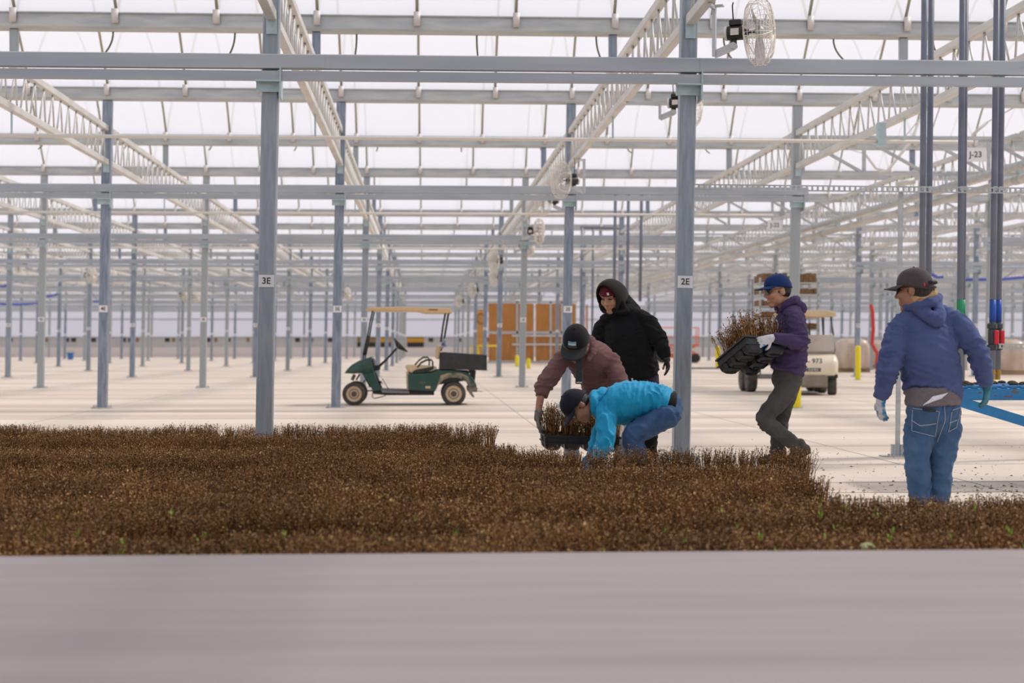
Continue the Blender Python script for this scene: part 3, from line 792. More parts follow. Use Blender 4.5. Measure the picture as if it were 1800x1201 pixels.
for y in (.05, CW - .05):
    MB().tube([G(422, 158, y), G(392, 290, y), G(372, 420, y)], .014, 8).tube([G(374, 410, y), G(352, 500, y), G(332, 600, y)], .021, 8).tube([G(332, 600, y), G(322, 700, y), G(330, 790, y), G(400, 920, y)], .013, 8).build('front_strut', M['cblack'], cart, True)
    MB().tube([G(1146, 180, y), G(1122, 310, y), G(1100, 470, y)], .012, 8).tube([G(1178, 180, y), G(1158, 300, y), G(1135, 440, y), G(1100, 560, y)], .012, 8).build('rear_strut', M['cblack'], cart, True)
cowl_l = [g(*p) for p in ((140, 782), (165, 742), (215, 694), (290, 652), (415, 612), (422, 660), (440, 770), (380, 792), (310, 782), (230, 785))]
def crowned(poly, w, e=.10, k=.06):
    """side profile carried across the cart with rounded edges"""
    cx = sum(p[0] for p in poly)/len(poly); cz = sum(p[1] for p in poly)/len(poly)
    rings = []
    for y, s in ((0, 1 - k*1.6), (e*.35, 1 - k*.5), (e, 1), (w - e, 1), (w - e*.35, 1 - k*.5), (w, 1 - k*1.6)):
        rings.append([(cx + (a - cx)*s, y, cz + (b - cz)*s) for a, b in poly])
    return MB().loft(rings)
crowned(cowl_l, CW, .16, .05).build('front_cowl', M['cgreen'], cart, True)
leg = [g(*p) for p in ((318, 770), (425, 700), (440, 775), (470, 850), (508, 948), (425, 958), (385, 880))]
for y in (.02, CW - .10): bevel(MB().prism(leg, y, y + .08).build('body_pillar', M['cgreen'], cart), .012)
MB().prism([g(*p) for p in ((405, 625), (425, 640), (452, 760), (430, 772))], .06, CW - .06).build('dashboard', M['cblack'], cart)
bevel(MB().prism([g(*p) for p in ((425, 705), (490, 700), (492, 745), (440, 765))], .25, .60).build('column_cover', M['cblack'], cart), .01)
MB().tube([G(470, 725, .40), G(560, 640, .40), G(655, 535, .40)], [.026, .02, .02], 10).build('steering_column', M['cblack'], cart, True)
sa, sb = Vector(G(632, 438, .40)), Vector(G(760, 566, .40)); sc_ = (sa + sb)/2; ax = (sb - sa).normalized(); rr_ = (sb - sa).length/2
MB().tube([sc_ + ax*(rr_*math.cos(q)) + Vector((0, rr_*math.sin(q), 0)) for q in [2*math.pi*k/28 for k in range(29)]], .014, 8).build('steering_wheel', M['cblack'], cart, True)
sw = cart.children[-1]
nrm = ax.cross(Vector((0, 1, 0)))
hubp = sc_ + Vector((-.045, 0, -.035))
MB().tube([hubp, sc_ + ax*rr_*.95], [.03, .012], 8).tube([hubp, sc_ - ax*rr_*.95], [.03, .012], 8).tube([hubp, sc_ + Vector((0, rr_*.95, 0))], [.03, .012], 8).tube([hubp, sc_ - Vector((0, rr_*.95, 0))], [.03, .012], 8).build('wheel_spokes', M['cblack'], cart, True)
MB().prism([g(*p) for p in ((415, 950), (505, 940), (1035, 955), (1030, 1000), (560, 1000), (470, 990), (420, 985))], .10, CW - .10).build('chassis', M['cblack'], cart)
for y in (.03, CW - .11): bevel(MB().prism([g(*p) for p in ((505, 945), (785, 958), (785, 982), (520, 975))], y, y + .08).build('rocker_trim', M['rocker'], cart), .006)
bevel(MB().prism([g(*p) for p in ((752, 770), (780, 768), (780, 950), (758, 945))], .04, CW - .04).build('seat_riser', M['ctan2'], cart), .008)
side = [g(*p) for p in ((770, 785), (905, 782), (1010, 775), (1080, 745), (1240, 752), (1330, 765), (1395, 795), (1430, 850), (1455, 905), (1455, 920), (1385, 922), (1365, 880), (1320, 845), (1255, 825), (1180, 826), (1120, 850), (1075, 895), (1040, 962), (775, 948))]
for y in (0.0, CW - .06):
    ob = MB().prism(side, y, y + .06).build('side_panel', M['cgreen'], cart); bevel(ob, .02, 3)
fend = [g(*p) for p in ((1095, 800), (1180, 775), (1290, 778), (1370, 812), (1420, 880), (1440, 918), (1385, 922), (1365, 880), (1320, 845), (1255, 825), (1180, 826), (1120, 850), (1075, 895), (1050, 935))]
for y in (-.02, CW - .02): bevel(MB().prism(fend, y, y + .04).build('rear_fender', M['cdust'], cart), .008)
MB().box(g(885, 0)[0], g(945, 0)[0], -.004, .0, g(0, 885)[1], g(0, 862)[1]).build('side_badge', M['hub'], cart); MB().box(g(945, 0)[0], g(995, 0)[0], -.004, .0, g(0, 930)[1], g(0, 908)[1]).build('side_sticker', M['ctan'], cart)
bevel(MB().prism([g(*p) for p in ((775, 775), (1010, 770), (1060, 745), (1380, 760), (1380, 850), (1040, 900), (775, 940))], .06, CW - .06).build('engine_box', M['cblack'], cart), .01)
bevel(MB().prism([g(*p) for p in ((742, 708), (765, 698), (880, 700), (1060, 720), (1040, 752), (960, 772), (800, 778), (760, 748))], .04, CW - .04).build('seat_cushion', M['ctan2'], cart), .02, 3)
bevel(MB().prism([g(*p) for p in ((815, 768), (850, 745), (1030, 712), (1025, 740), (960, 772), (830, 782))], .02, CW - .02).build('seat_skirt', M['cblack'], cart), .006)
bevel(MB().prism([g(*p) for p in ((1042, 620), (1052, 520), (1075, 498), (1100, 510), (1085, 640), (1050, 640))], .06, CW - .06).build('backrest', M['ctan2'], cart), .02, 3)
for y, s in ((.03, 0), (CW - .03, 1)):
    MB().tube([G(865, 722, y), G(900, 680, y), G(955, 652, y), G(1005, 650, y), G(1018, 668, y), G(1018, 712, y)], .013, 8).build('armrest', M['cblack'], cart, True)
    MB().tube([G(840, 700, y + .05), G(880, 655, y + .05), G(925, 625, y + .05), G(970, 625, y + .05), G(985, 645, y + .05), G(983, 705, y + .05)], .012, 8).build('armrest', M['cblack'], cart, True)
bed = [g(*p) for p in ((1085, 740), (1098, 640), (1110, 575), (1130, 573), (1555, 600), (1555, 752))]
bevel(MB().prism(bed, -.03, .0).build('bed_side', M['cbed'], cart), .006); bevel(MB().prism(bed, CW, CW + .03).build('bed_side', M['cbed'], cart), .006)
MB().prism([g(*p) for p in ((1085, 722), (1555, 734), (1555, 752), (1085, 740))], 0, CW).build('bed_floor', M['cbed'], cart)
MB().prism([g(*p) for p in ((1530, 600), (1555, 600), (1555, 752), (1530, 752))], 0, CW).build('tailgate', M['cbed'], cart)
MB().prism([g(*p) for p in ((1090, 575), (1118, 575), (1105, 740), (1085, 740))], 0, CW).build('bed_front', M['cbed'], cart)
for y in (.15, CW - .19): MB().prism([g(*p) for p in ((1380, 750), (1450, 755), (1438, 860), (1415, 830))], y, y + .04).build('bed_support', M['cblack'], cart)
bevel(MB().prism([g(*p) for p in ((1365, 915), (1465, 925), (1460, 970), (1410, 970), (1435, 1018), (1415, 1022), (1370, 960))], .1, CW - .1).build('rear_bumper', M['dustgrey'], cart), .006)
MB().tube([G(1440, 970, .55), G(1525, 970, .55)], .008, 6).build('hitch_pin', M['steel'], cart)
MB().tube([G(360, 958, .3), G(415, 956, .3)], .012, 6).tube([G(415, 985, .3), G(415, 1020, .3), G(435, 1035, .3), G(545, 1008, .3), G(550, 990, .3)], .008, 6).build('front_step', M['cblack'], cart, True)
MB().tube([G(215, 850, .2), G(240, 795, .2)], .03, 8).tube([G(255, 850, .25), G(290, 790, .25)], .016, 8).tube([G(320, 880, .25), G(345, 850, .25)], .014, 8).tube([G(238, 985, .1), G(238, 985, CW - .1)], .03, 8).tube([G(1225, 985, .1), G(1225, 985, CW - .1)], .05, 8).build('suspension', M['dustgrey'], cart, True)
MB().tube([G(465, 860, .35), G(500, 870, .35), G(520, 890, .35)], .009, 6).tube([G(485, 905, .35), G(500, 870, .35)], .009, 6).tube([G(510, 838, .5), G(570, 940, .5)], .007, 6).box(*[v for q in ((g(470, 0)[0], g(505, 0)[0]), (.3, .42), (g(0, 880)[1], g(0, 860)[1])) for v in q]).build('pedals', M['cblack'], cart, True)
m = MB()
for cx, cy, r_ in ((1125, 470, .04), (1140, 500, .035), (1110, 520, .035), (1135, 450, .03)): m.ball(G(cx, cy, -.02), (r_, .03, r_*.9), 10, 7)
t = m.build('rag', M['rag'], None, True); t.location = cart.location; tag(t, 'bluish rag tied to the rear canopy strut of the green cart', 'rag')

# beige cart seen from the front
pc = P(1428, 697, 34.6); pc.z = 0
c2 = empty('utility_cart', pc, (0, 0, R(-6))); tag(c2, 'cream utility cart marked E-973 facing the camera with a folding screen', 'cart')
def rrect(hw, z0, z1, r, y, n=6):
    o = []
    for sx, sz, a0 in ((1, 1, 0), (-1, 1, 90), (-1, -1, 180), (1, -1, 270)):
        for k in range(n + 1):
            a = R(a0 + 90*k/n); o.append((sx*(hw - r) + r*math.cos(a), y, ((z1 - r) if sz > 0 else (z0 + r)) + r*math.sin(a)))
    return o
MB().loft([rrect(.44, .47, .66, .06, -.02), rrect(.52, .43, .74, .09, .03), rrect(.565, .42, .83, .11, .14), rrect(.575, .43, .88, .11, .35), rrect(.57, .45, .93, .09, .60)]).build('front_cowl', M['cream'], c2, True)
MB().loft([rrect(.30, .20, .44, .05, .02), rrect(.34, .17, .50, .05, .08), rrect(.36, .17, .55, .05, .30)]).build('bumper', M['dustgrey'], c2, True)
MB().box(-.56, .56, .10, .62, .36, .46, .02).build('fender_underside', M['cblack'], c2)
MB().box(-.5, .5, .2, 2.2, .22, .34, .02).build('chassis', M['cblack'], c2)
for sx in (-1, 1):
    wheel(c2, (sx*.47, .38, .225), .225, .20, 'hub', 'x', R(-8)); wheel(c2, (sx*.47, 1.95, .225), .225, .2, 'hub', 'x')
    MB().tube([(sx*.54, .42, .9), (sx*.53, .62, 1.35), (sx*.50, .80, 1.72)], .018, 8).build('front_strut', M['cblack'], c2, True)
    MB().tube([(sx*.53, 2.1, .8), (sx*.52, 2.05, 1.72)], .018, 8).build('rear_strut', M['cblack'], c2, True)
MB().tube([(.31, .5, 1.05), (.31, .78, 1.68)], .012, 6).build('screen_stay', M['cblack'], c2)
bevel(MB().prism([(-.60, 1.70), (-.58, 1.79), (-.45, 1.83), (.45, 1.83), (.58, 1.79), (.60, 1.70), (.55, 1.695), (-.55, 1.695)], .55, 2.35).build('canopy', M['ctan2'], c2), .02, 3)
mb = MB(); mb.box(-.53, .53, .40, .41, .93, 1.30); mb.build('folding_screen', M['screen'], c2)
MB().box(-.55, .55, .37, .44, .88, .94, .01).build('screen_sill', M['dustgrey'], c2)
MB().tube([(.18 + .16*math.cos(q), .72 + .06*math.sin(q), 1.06 + .14*math.sin(q)) for q in [2*math.pi*k/24 for k in range(25)]], .014, 8).tube([(.18, .72, 1.06), (.18, .66, .85)], .02, 8).tube([(.04, .72, 1.06), (.32, .72, 1.06)], .012, 6).build('steering_wheel', M['cblack'], c2, True)
MB().box(-.50, .50, 1.15, 1.65, .72, .84, .03).build('seat', M['ctan2'], c2); MB().box(-.50, .50, 1.62, 1.74, .86, 1.28, .03).build('backrest', M['ctan2'], c2)
MB().box(-.55, .55, 1.1, 2.3, .40, .72, .03).build('rear_body', M['cream'], c2)
pl = MB().box(-.16, .16, -.012, .0, -.042, .042, .006).build('name_plate', M['hub'], c2); pl.location = (.02, -.012, .55)
inst('lettering', text_mesh('E-Z-GO', .062, M['white']), pl, (0, -.014, 0))
t = inst('lettering', text_mesh('E - 973', .15, M['ink']), c2, (0.0, .012, .735), (R(-14), 0, 0))
MB().box(-.02, .02, .5, .54, 1.0, 1.52).build('radio_mast', M['cblack'], c2)
# plant trolley towed beside the beige cart
tp = P(1388, 690, 37.2); tp.z = 0
tr = empty('plant_trolley', tp); tag(tr, 'tall galvanised shelf trolley loaded with brown plants behind the cream cart', 'trolley')
TW = .68
for x in (-TW, TW):
    for y in (0, .9): MB().box(x - .02, x + .02, y, y + .04, .35, 2.62).build('upright', M['steel'], tr)
for k in range(8): MB().box(-TW, TW, 0, .94, .60 + .27*k, .63 + .27*k).build('shelf', M['steel'], tr)
for x in (-.88, .70):
    for y in (.1, .8): wheel(tr, (x, y, .30), .30, .22, 'hub', 'x')
MB().box(-.86, .7, .05, .9, .30, .40).build('deck', M['steel'], tr)
M['dry'] = mat('dry_plants', (.16, .09, .045), .9, 0, (.32, .20, .10), 40, bump=.8)
for k in range(8):
    for x0_ in (-.64, .04):
        if (k, x0_) in ((5, .04), (3, -.64)): continue
        n_ = 10; hh = .13 if k < 7 else .2
        mb = MB(); vs = []; rk = random.Random(k*7 + int(x0_*10))
        for a in range(n_):
            rings = []
            xa = x0_ + .06*a
            mb.box(xa, xa + .055, rk.uniform(.02, .06), rk.uniform(.85, .92), 0, hh*rk.uniform(.75, 1.1))
        o = mb.build('dry_plant_tray', M['dry']); o.location = (tp.x, tp.y, .632 + .27*k)
        tag(o, f'brown plant tray on the {ORD[7-k]} trolley shelf from the top, {"outer half" if x0_ < 0 else "half nearer the cart"}', 'plant tray', 'trays on the plant trolley')
# ------------------------------------------------------------------ trays of dry plants
M['trayblk'] = mat('tray_black', (.012, .013, .016), .38)
M['stem'] = mat('dry_stem', (.050, .022, .008), .7, 0, (.46, .225, .075), 55, spec=.2, lo=.40, hi=.66, obj_random=.22)
M['leaf'] = mat('dry_leaf', (.040, .020, .009), .75, 0, (.62, .38, .165), 70, spec=.2, lo=.42, hi=.68, obj_random=.22)
M['stem_r'] = mat('russet_stem', (.16, .055, .018), .8, 0, (.34, .15, .05), 50, obj_random=.2)
M['shoot'] = mat('green_shoot', (.15, .30, .02), .5, 0, (.32, .50, .05), 60)
TX, TY, TH = .54, .40, .105
def tray_shell(detail=True):
    m = MB()
    # rim
    for a, b, c, d in ((-TX/2, TX/2, -TY/2, -TY/2 + .014), (-TX/2, TX/2, TY/2 - .014, TY/2), (-TX/2, -TX/2 + .014, -TY/2 + .014, TY/2 - .014), (TX/2 - .014, TX/2, -TY/2 + .014, TY/2 - .014)):
        m.box(a, b, c, d, TH - .012, TH)
    # side walls below the rim, one step in, then a second lip
    rings = lambda e, z: [(-TX/2 + e, -TY/2 + e, z), (TX/2 - e, -TY/2 + e, z), (TX/2 - e, TY/2 - e, z), (-TX/2 + e, TY/2 - e, z)]
    m.loft([rings(.012, TH - .004), rings(.016, TH*.52), rings(.004, TH*.50), rings(.004, TH*.44), rings(.018, TH*.42)], cap=False)
    # eight tapered pot cells
    for i in range(4):
        for j in range(2):
            cx, cy = -TX/2 + TX*(i + .5)/4, -TY/2 + TY*(j + .5)/2; hx, hy = TX/8 - .008, TY/4 - .010
            oc = lambda s, z, c_: [(cx + p*hx*s, cy + q*hy*s, z) for p, q in ((-1, -c_), (-c_, -1), (c_, -1), (1, -c_), (1, c_), (c_, 1), (-c_, 1), (-1, c_))]
            m.loft([oc(1, TH - .02, .75), oc(.96, TH*.45, .7), oc(.84, .012, .6), oc(.62, .0, .5), oc(.5, .012, .5)])
    return m
shell_me = tray_shell().mesh('tray_shell', M['trayblk'])
soil_me = MB().box(-TX/2 + .018, TX/2 - .018, -TY/2 + .018, TY/2 - .018, TH - .022, TH - .014).mesh('soil', M['soil'])
def plants(seed, stems=360, hmin=.11, hmax=.19, green=0, russet=.1, edge=.0):
    r = random.Random(seed); m = MB()
    for k in range(stems):
        i, j = r.randrange(4), r.randrange(2)
        cx, cy = -TX/2 + TX*(i + .5)/4, -TY/2 + TY*(j + .5)/2
        ox, oy = r.gauss(0, .030), r.gauss(0, .042)
        x, y = max(-TX/2 + .02, min(TX/2 - .02, cx + ox)), max(-TY/2 + .02, min(TY/2 - .02, cy + oy))
        h = r.uniform(hmin, hmax); lx, ly = (x - cx)*r.uniform(.3, 1.1) + r.gauss(0, .012), (y - cy)*r.uniform(.3, 1.1) + r.gauss(0, .012)
        w = r.uniform(.0016, .0028)
        p0, p1, p2 = (x, y, TH - .018), (x + lx*.4, y + ly*.4, TH + h*.5), (x + lx, y + ly, TH + h)
        m.mat(1 if r.random() < russet else 0)
        m.loft([[(p[0] + q*math.cos(a), p[1] + q*math.sin(a), p[2]) for a in (0, 2.09, 4.19)] for p, q in ((p0, w), (p1, w*.85), (p2, w*.5))])
        m.mat(2)
        for q in range(r.choice((3, 4, 5))):
            t = r.uniform(.45, 1.03); a = r.uniform(0, 6.283); L_ = r.uniform(.010, .024); wd = r.uniform(.003, .0065); up = r.uniform(-.3, 1.0)
            if t < .5: b = (p0[0] + (p1[0] - p0[0])*t*2, p0[1] + (p1[1] - p0[1])*t*2, p0[2] + (p1[2] - p0[2])*t*2)
            else: b = tuple(p1[c] + (p2[c] - p1[c])*(t - .5)*2 for c in range(3))
            dx, dy = math.cos(a), math.sin(a)
            tip = (b[0] + dx*L_, b[1] + dy*L_, b[2] + L_*up); mid = (b[0] + dx*L_*.55, b[1] + dy*L_*.55, b[2] + L_*up*.75)
            m.add([b, (mid[0] - dy*wd, mid[1] + dx*wd, mid[2]), tip, (mid[0] + dy*wd, mid[1] - dx*wd, mid[2] + .002)], [(0, 1, 2), (0, 2, 3)])
    m.mat(3)
    for k in range(green):
        x, y = r.uniform(-TX/2 + .03, TX/2 - .03), r.uniform(-TY/2 + .03, TY/2 - .03); z = TH + r.uniform(.02, .13)
        for q in range(r.choice((2, 3, 4))):
            a = r.uniform(0, 6.283); L_ = r.uniform(.02, .045); wd = r.uniform(.004, .008); dx, dy = math.cos(a)*.4, math.sin(a)*.4
            m.add([(x, y, z), (x + dx*L_*.6 - dy*wd*2, y + dy*L_*.6 + dx*wd*2, z + L_*.6), (x + dx*L_, y + dy*L_, z + L_), (x + dx*L_*.6 + dy*wd*2, y + dy*L_*.6 - dx*wd*2, z + L_*.6)], [(0, 1, 2), (0, 2, 3)])
    return m.mesh('dry_stems', [M['stem'], M['stem_r'], M['leaf'], M['shoot']])
PV = [plants(10 + k, 420, .11, .195, 0, .10) for k in range(4)]
PG = [plants(40 + k, 340, .085, .15, 3, .30) for k in range(3)]
PS = [plants(60 + k, 330, .09, .155, 3, .12) for k in range(3)]
def plant_tray(loc, rz, pm, label, group=None, rot=None, name='plant_tray', zs=1.0):
    t = empty(name, loc, rot or (0, 0, rz)); tag(t, label, 'plant tray', group)
    inst('tray_shell', shell_me, t); inst('soil', soil_me, t); tag(inst('dry_stems', pm, t, scale=(1, 1, zs)), kind='stuff')
    return t
rt = random.Random(21)
xb_B = P(1452, 800, 11.5).x; xa_A = .80
y = 6.50; nt_ = 0; row = 0; cols3e = (line_x(0), row_y(0))
GAPS = {3: .07, 6: .07, 9: .26, 12: .16, 16: .16, 19: .12}
while y < 16.6:
    x = P(-60, 900, y).x - rt.uniform(0, .3)
    xmax = P(1880, 900, y).x if y < 9.25 else P(1448, 800, y).x if y < 12.15 else P(1035, 800, y).x if y < 13.0 else xa_A
    rowscale = rt.uniform(.82, 1.16)
    while x < xmax:
        if abs(x - cols3e[0]) < .38 and abs(y - cols3e[1]) < .36: x += TX + .02; continue
        if y > 13.0 and x > xa_A - .3: break
        if xmax - x < .2 and y >= 9.25: break
        near = y < 8.6
        u_, _v = px((x, y, .2))
        pm = rt.choice(PG) if near and rt.random() < .85 else rt.choice(PS) if (u_ > 1250 and y < 9.3) else rt.choice(PV)
        far_edge = y > 9.3 and (y > 11.2 or y > 15.8)
        lab = (f'low tray of russet stems with green shoots in the {ORD[row]} row from the grey ledge' if near else f'black tray of dry brown stems in the {ORD[row]} row from the grey ledge')
        plant_tray((x + rt.uniform(-.012, .012), y + rt.uniform(-.012, .012), .001), rt.choice((0, math.pi)) + rt.uniform(-.02, .02), pm, lab, 'trays of dry plants set out on the floor', zs=rowscale*rt.uniform(.92, 1.08)); nt_ += 1
        x += TX + .022
    y += TY + .022 + GAPS.get(row, 0); row += 1
print('trays', nt_)
# pale dried flower head among the front rows
p = P(1524, 966, 6.9)
m = MB(); rk = random.Random(2)
for k in range(26):
    a, e = rk.uniform(0, 6.283), rk.uniform(.2, 1.5); m.ball((.03*math.cos(a)*math.cos(e), .03*math.sin(a)*math.cos(e), .022*math.sin(e)), .008, 6, 4)
M['pale'] = mat('pale_green', (.42, .46, .22), .8)
o = m.build('flower_head', M['pale'], None, True); o.location = (p.x, p.y, p.z); tag(o, 'pale green flower head resting on the stems near the grey ledge', 'flower')

# leaf litter on the concrete
M['litter'] = mat('leaf_litter', (.10, .065, .035), .9, 0, (.20, .13, .07), 30)
m = MB(); rk = random.Random(9)
def flake(x, y, s):
    a = rk.uniform(0, 6.283); c, d = math.cos(a)*s, math.sin(a)*s; h = s*rk.uniform(.2, .7)
    m.add([(x - c, y - d, .002), (x - d*.5, y + c*.5, .002 + h), (x + c, y + d, .003), (x + d*.5, y - c*.5, .002)], [(0, 1, 2), (0, 2, 3)])
for k in range(330):
    v = rk.triangular(770, 880, 868); u = rk.uniform(1440, 1830); Y = ground_depth(v); q = P(u, v, Y); flake(q.x, q.y, rk.choice((.006, .008, .011, .016)))
for k in range(160):
    v = rk.triangular(852, 895, 880); u = rk.uniform(1600, 1830); Y = ground_depth(v); q = P(u, v, Y); flake(q.x, q.y, rk.choice((.008, .012, .018)))
for k in range(26):
    v = rk.uniform(735, 800); u = rk.uniform(150, 1500); Y = ground_depth(v); q = P(u, v, Y); flake(q.x, q.y, rk.choice((.008, .012)))
tag(m.build('leaf_litter', M['litter']), 'crumbs of dry leaf scattered over the concrete floor', 'leaf litter', kind='stuff')

# grey ledge in front of the trays
M['ledge'] = mat('mauve_grey_board', (.25, .212, .218), .6, 0, (.295, .255, .257), 2.2, (.25, 3, 1), 5)
YL = 6.18; ZL = CAM_H - (972 - HORIZON) / F_PX * YL
lg = empty('ledge', (0, YL, 0)); tag(lg, 'broad mauve-grey low ledge running across in front of the plant trays', 'ledge')
MB().box(-4.5, 5.5, -4.4, 0, ZL - .05, ZL, .008).build('top_board', M['ledge'], lg)
for x in (-4.3, -1.5, 1.5, 5.2):
    MB().box(x, x + .08, -.2, -.12, 0, ZL - .05).build('leg', M['steel'], lg); MB().box(x, x + .08, -4.2, -4.12, 0, ZL - .05).build('leg', M['steel'], lg)
MB().box(-4.5, 5.5, -.10, -.05, ZL - .16, ZL - .05).build('apron', M['ledge'], lg)
# ------------------------------------------------------------------ people
from mathutils.bvhtree import BVHTree
def V(*a): return Vector(a)
def cr(p, t):
    """Catmull-Rom through a list of numbers or vectors"""
    n = len(p) - 1; x = t * n; i = min(int(x), n - 1); f = x - i
    a, b, c, d = p[max(i-1, 0)], p[i], p[i+1], p[min(i+2, n)]
    return b + (c - a) * (.5*f) + (a*2 - b*5 + c*4 - d) * (.5*f*f) + (b*3 - a - c*3 + d) * (.5*f**3)
def sweep(m, pts, rad, side=(1, 0, 0), n=16, sub=6, cap=.75):
    pts = [Vector(p) for p in pts]; ra = [(r if isinstance(r, (int, float)) else r[0]) for r in rad]; rb = [(r if isinstance(r, (int, float)) else r[1]) for r in rad]
    N = sub * (len(pts) - 1); side = Vector(side); rings = []
    P_ = [cr(pts, k/N) for k in range(N + 1)]
    A_ = [max(cr(ra, k/N), .003) for k in range(N + 1)]; B_ = [max(cr(rb, k/N), .003) for k in range(N + 1)]
    def ring(p, t, a, b):
        s = side - t * side.dot(t)
        if s.length < .15: s = t.orthogonal()
        s.normalize(); o = t.cross(s).normalized()
        return [p + s*(a*math.cos(q)) + o*(b*math.sin(q)) for q in (2*math.pi*i/n for i in range(n))]
    T_ = [(P_[min(k+1, N)] - P_[max(k-1, 0)]).normalized() for k in range(N + 1)]
    for e, s in ((.98, .2), (.8, .6), (.45, .89)):
        rings.append(ring(P_[0] - T_[0]*(min(A_[0], B_[0])*cap*e), T_[0], A_[0]*s, B_[0]*s))
    for k in range(N + 1): rings.append(ring(P_[k], T_[k], A_[k], B_[k]))
    for e, s in ((.45, .89), (.8, .6), (.98, .2)):
        rings.append(ring(P_[N] + T_[N]*(min(A_[N], B_[N])*cap*e), T_[N], A_[N]*s, B_[N]*s))
    return m.loft(rings)
def organic(name, m, base, material, parent, voxel=.011, smooth=3, fold=None, keep=False):
    me = bpy.data.meshes.new('tmp'); me.from_pydata(m.v, [], m.f)
    bm = bmesh.new(); bm.from_mesh(me); bmesh.ops.recalc_face_normals(bm, faces=bm.faces); bm.to_mesh(me); bm.free()
    o = bpy.data.objects.new('tmp', me); COL.objects.link(o)
    r = o.modifiers.new('r', 'REMESH'); r.mode = 'VOXEL'; r.voxel_size = voxel
    if smooth: s = o.modifiers.new('s', 'SMOOTH'); s.iterations = smooth; s.factor = .5
    ev = o.evaluated_get(bpy.context.evaluated_depsgraph_get()); out = bpy.data.meshes.new_from_object(ev)
    bpy.data.objects.remove(o); bpy.data.meshes.remove(me); out.name = name
    nv = len(out.vertices); co = np.empty(nv*3); out.vertices.foreach_get('co', co); co = co.reshape(-1, 3)
    if fold:
        no = np.empty(nv*3); out.vertices.foreach_get('normal', no); no = no.reshape(-1, 3)
        fx, amp, foci, seed = fold
        w = np.full(nv, amp)
        for c, rad, a in foci:
            d = np.linalg.norm(co - np.array(c), axis=1); w += a*np.exp(-(d/rad)**2)
        dd = np.empty(nv); sx, sy, sz = fx
        for k in range(nv):
            p = co[k]; q = Vector((p[0]*sx + seed, p[1]*sy, p[2]*sz))
            wv = noise.noise(q*.45)*1.4
            a1 = noise.noise(Vector((q.x + wv, q.y + wv, q.z - wv)))
            a2 = noise.noise(q*2.1)
            dd[k] = max(0., 1 - abs(a1)*2.2)**1.6*1.3 - .28 + a2*.18
        co = co + no * (w * dd)[:, None]
    world_co = co.copy()
    co = co - np.array(base)
    out.vertices.foreach_set('co', co.ravel()); out.materials.clear(); out.materials.append(material)
    out.polygons.foreach_set('use_smooth', [True]*len(out.polygons)); out.update()
    ob = inst(name, out, parent)
    ob_bvh[ob.name] = (world_co, [tuple(p.vertices) for p in out.polygons])
    return ob
ob_bvh = {}
CAMP = Vector((0, 0, CAM_H))
def on_surface(ob, u, v, off=.004):
    co, fs = ob_bvh[ob.name] if isinstance(ob_bvh[ob.name], tuple) else (None, None)
    key = ob.name + '#'
    if key not in ob_bvh: ob_bvh[key] = BVHTree.FromPolygons([tuple(c) for c in co], fs)
    d = (P(u, v, 10) - CAMP).normalized(); h = ob_bvh[key].ray_cast(CAMP, d)
    return (h[0] + h[1]*off) if h[0] is not None else None
def patch(name, ob, quad, material, parent, base, n=8, off=.003):
    """a panel sewn onto a garment: four corners given, laid onto the cloth"""
    m = MB(); idx = {}
    for j in range(n + 1):
        for i in range(n + 1):
            s, t = i/n, j/n
            u = (quad[0][0]*(1-s) + quad[1][0]*s)*(1-t) + (quad[3][0]*(1-s) + quad[2][0]*s)*t
            v = (quad[0][1]*(1-s) + quad[1][1]*s)*(1-t) + (quad[3][1]*(1-s) + quad[2][1]*s)*t
            h = on_surface(ob, u, v, off)
            if h is not None: idx[i, j] = len(m.v); m.v.append(tuple(h - base))
    for j in range(n):
        for i in range(n):
            q = [(i, j), (i+1, j), (i+1, j+1), (i, j+1)]
            if all(k in idx for k in q): m.f.append(tuple(idx[k] for k in q)); m.m.append(0)
    if not m.f: return None
    return m.build(name, material, parent, True)
def seam(name, ob, pxs, r, material, parent, base, off=.002):
    pts = []
    for (a, b), (c, d) in zip(pxs[:-1], pxs[1:]):
        k = max(2, int(math.hypot(c-a, d-b)/2.5))
        for q in range(k):
            h = on_surface(ob, a + (c-a)*q/k, b + (d-b)*q/k, off)
            if h is not None: pts.append(h - base)
    if len(pts) > 2: return MB().tube(pts, r, 5).build(name, material, parent, True)

